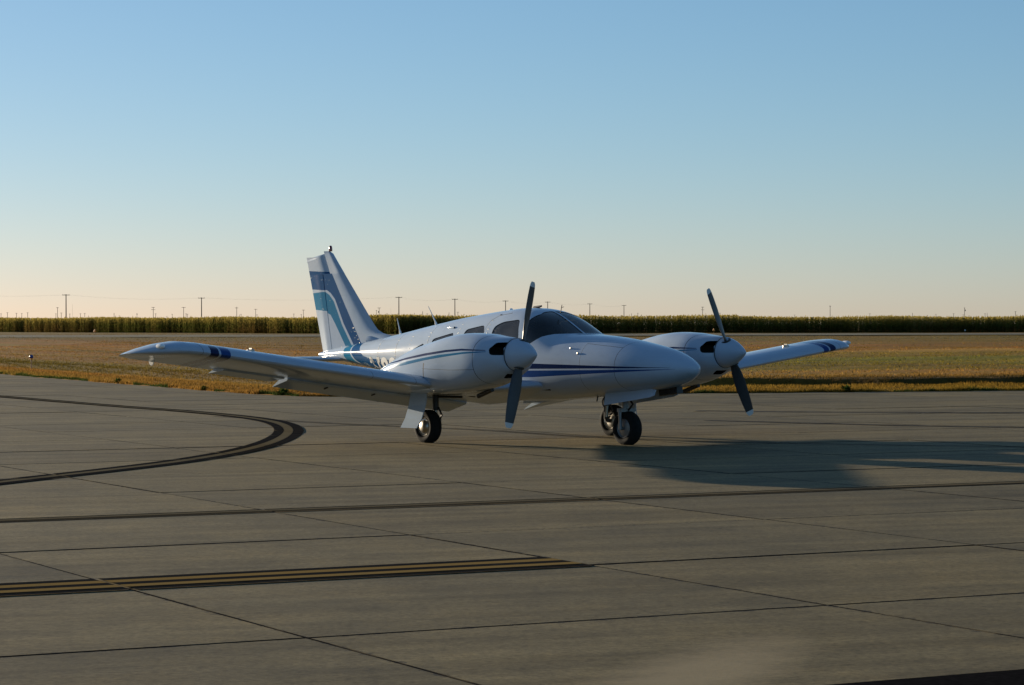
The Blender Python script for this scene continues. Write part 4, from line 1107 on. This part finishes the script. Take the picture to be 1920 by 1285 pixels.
# ------------------------------------------------------------------ lights and markers in the grass
x, y = -16.6, 88.9
t = empty('taxiway_light', (x, y, ground_z(x, y - edge_y(x)) - .02)); tag(t, 'small blue taxiway light on a thin stake in the grass at left', 'taxiway light')
bm = bmesh.new(); add_tube(bm, (0, 0, -.05), (0, 0, .42), .016, .014, 8); obj('stake', bm, M['rust'], t)
bm = bmesh.new(); add_tube(bm, (0, 0, .40), (0, 0, .45), .045, .05, 12); obj('lamp_base', bm, M['orange'], t)
bm = bmesh.new(); add_lathe(bm, [(0, .055), (.03, .07), (.07, .068), (.10, .045), (.115, 0)], (0, 0, .45), (0, 0, 1), 16); obj('lens', bm, M['bluelens'], t, smooth=50)
for (x, y, label, big) in ((-63.5, 392, 'orange marker standing in front of the corn at far left', 1.2), (34.5, 440, 'small orange marker at the foot of the dark corn beside the far propeller', .9)):
    t = empty('orange_marker', (x, y, -.1)); tag(t, label, 'marker', 'orange markers beside the runway')
    bm = bmesh.new(); add_tube(bm, (0, 0, 0), (0, 0, .45 * big), .03, .03, 8); obj('stake', bm, M['rust'], t)
    bm = bmesh.new(); add_lathe(bm, [(0, .20), (.06, .22), (.30, .12), (.42, .10), (.44, 0)], (0, 0, .40 * big), (0, 0, 1), 14); obj('head', bm, M['orange'], t, smooth=50)
t = empty('white_marker', (78.5, 446, -.1)); tag(t, 'small white marker against the dark corn at far right', 'marker')
bm = bmesh.new(); add_tube(bm, (0, 0, 0), (0, 0, .35), .03, .03, 8); obj('stake', bm, M['metal'], t)
bm = bmesh.new(); add_lathe(bm, [(0, .12), (.1, .14), (.2, .1), (.22, 0)], (0, 0, .33), (0, 0, 1), 12); obj('head', bm, M['pin'], t, smooth=50)

# ------------------------------------------------------------------ utility poles beyond the corn
FPX = 4826.5
def pole_at(px, top, H=11.0):
    hor = 607.4 - .0014 * (px - 960); d = (H - CAM_H) * FPX / (hor - top); return ((px - 960) / FPX * d, d)
def make_pole(px, top, label, arms=((0.0, 1.15),), H=11.0, group='tall wooden poles of the power line', detail=True, box=None, r=.17):
    x, y = pole_at(px, top, H)
    if detail:
        t = empty('utility_pole', (x, y, 0)); bm = bmesh.new(); add_tube(bm, (0, 0, -.5), (0, 0, H), r, r * .7, 8); obj('pole', bm, M['wood'], t)
        for dz, hw in arms:
            bm = bmesh.new(); add_box(bm, 0, -.16, H - .25 - dz, hw * 2, .14, .17); c = obj('crossarm', bm, M['wood'], t)
            bm = bmesh.new()
            for q in (-.9, -.35, .9): add_tube(bm, (q * hw, -.16, H - .17 - dz), (q * hw, -.16, H + .05 - dz), .05, .04, 6)
            tag(obj('insulators', bm, M['wire'], c), kind='stuff')
        if box:
            bm = bmesh.new(); add_tube(bm, (box[0], -.1, H - box[1]), (box[0], -.1, H - box[1] - 1.0), .34, .34, 10); obj('transformer', bm, M['wire'], t)
    else:
        bm = bmesh.new(); add_tube(bm, (0, 0, -.5), (0, 0, H), r, r * .8, 6)
        for dz, hw in arms: add_box(bm, 0, -.16, H - .25 - dz, hw * 2, .14, .16)
        if box: add_tube(bm, (box[0], -.1, H - box[1]), (box[0], -.1, H - box[1] - 1.0), .34, .34, 8)
        t = obj('utility_pole', bm, M['wood']); t.location = (x, y, 0)
    tag(t, label, 'utility pole', group); return (x, y, H)
main = [(-170, 545, None), (124, 552, 'tallest T-shaped utility pole at far left above the corn'), (378, 558, 'tall T-shaped utility pole between the near wing tip and the tail'),
        (748, 556.7, 'tall T-shaped utility pole just right of the tail fin'), (853, 560.3, 'T-shaped utility pole behind the rear of the cabin roof'),
        (948, 563.6, 'T-shaped utility pole rising above the cabin windows'), (1027, 565.7, 'T-shaped utility pole directly above the windshield'),
        (1106, 569.2, 'T-shaped utility pole just ahead of the windshield'), (1170, 572.2, 'T-shaped utility pole above the nose, last of its line'),]
tops = []
for px, top, lab in main:
    if lab: tops.append(make_pole(px, top, lab, r=.2))
    else: tops.append((*pole_at(px, top), 11.0))
make_pole(1317.5, 575.5, 'two-armed utility pole just left of the far propeller', ((0, .85), (1.5, .85)))
make_pole(1556.5, 573.5, 'slim utility pole with one short arm above the far wing tip', ((0, .45),))
make_pole(1808.5, 577, 'dark utility pole with a transformer at far right', ((0, .35),), box=(.35, 1.2))
make_pole(287.5, 576, 'double-armed utility pole above the near wing tip', ((0, .9), (1.2, 1.1)))
make_pole(344.5, 576, 'T-shaped pole a little left of the tall pole before the tail', ((0, 1.1),))
make_pole(444, 575.5, 'cross-topped pole a little right of the tall pole before the tail', ((.4, .9),))
make_pole(711, 577, 'pole carrying a dark transformer close behind the fin', ((0, .9), ), box=(-.3, 2.0))
make_pole(479.5, 579.5, 'short T-shaped pole between the near wing and the fin', ((0, .95),))
make_pole(569, 581, 'small T-shaped pole touching the left edge of the rudder', ((0, .9),))
make_pole(108, 576.5, 'slim pole standing just left of the tallest pole', ((0, .6),))
make_pole(257, 588, 'stub pole with a dark transformer head left of the wing tip', ((0, .5),), box=(0, .4))
make_pole(706, 582, 'thin pole beside the transformer pole behind the fin', ((0, .5),))
# faint ones far away: told apart by counting from a landmark
marks = [(0, 'the left edge of the picture'), (124, 'the tallest pole at far left'), (287.5, 'the double-armed pole above the near wing tip'), (378, 'the tall pole before the tail'),
         (479.5, 'the short T-shaped pole left of the fin'), (748, 'the tall pole right of the fin'), (853, 'the pole behind the cabin roof'), (1170, 'the pole above the nose'),
         (1317.5, 'the two-armed pole by the far propeller'), (1556.5, 'the slim pole above the far wing tip'), (1808.5, 'the dark transformer pole at far right')]
words = ['first', 'second', 'third', 'fourth', 'fifth', 'sixth', 'seventh', 'eighth', 'ninth', 'tenth', 'eleventh', 'twelfth']
small = [(2, 588), (14, 586), (31, 587), (41, 587.5), (52, 586), (105, 588), (115, 586.5), (131, 588.5), (151, 588), (159, 587.5), (166, 592), (214, 588), (217, 592), (224, 592), (292, 588), (313, 593), (323, 589),
         (349, 588), (351.5, 589), (408, 593), (421, 594), (449, 590), (452, 589), (482, 590), (507, 594), (551, 588.5), (565, 589.5), (761, 590), (777, 587), (792.5, 584), (801, 588), (842, 586), (858.6, 585), (870, 589),
         (1184, 588), (1196, 587), (1350, 587), (1355, 591), (1490, 590.5), (1607, 592), (1631, 588), (1670, 592), (1711, 587), (1739, 591), (1755, 589), (1788, 588), (1806, 590), (1817, 592), (1847, 588), (1851, 587), (1904, 584)]
cnt = {}
for px, top in small:
    mk = [m for m in marks if m[0] < px][-1]; cnt[mk[1]] = cnt.get(mk[1], 0) + 1
    make_pole(px, top, f'{words[cnt[mk[1]] - 1]} faint distant pole to the right of {mk[1]}', ((0, random.choice([.7, .8, .9, 1.0])),) if random.random() < .75 else (), H=10.5, group='faint utility poles on the horizon', detail=False, r=.2)
bm = bmesh.new(); x, y = pole_at(136, 571, 22); add_tube(bm, (0, 0, 0), (0, 0, 22), .12, .06, 6)
tag(obj('radio_mast', bm, M['wire'], loc=(x, y, 0)), 'very thin pale mast just right of the tallest pole', 'mast')
bm = bmesh.new(); x, y = pole_at(733, 578, 18); add_tube(bm, (0, 0, 0), (0, 0, 18), .12, .06, 6)
tag(obj('radio_mast', bm, M['wire'], loc=(x, y, 0)), 'very thin pale mast between the fin and the tall pole', 'mast')
# overhead wires of the main line
_WR = .006
for q, nm in ((-1.0, 'left'), (1.0, 'right')):
    bm = bmesh.new()
    for (x0, y0, h0), (x1, y1, h1) in zip(tops, tops[1:]):
        if (x0 < -200): pass
        prev = None
        for k in range(13):
            u = k / 12; p = Vector((x0 + q + (x1 - x0) * u, y0 + (y1 - y0) * u, 10.85 - 4 * .9 * u * (1 - u)))
            if prev: add_tube(bm, prev, p, _WR, _WR, 4, caps=False)
            prev = p
    tag(obj('power_line', bm, M['wire']), f'thin overhead wires strung along the {nm} ends of the tall T-shaped poles', 'wires')
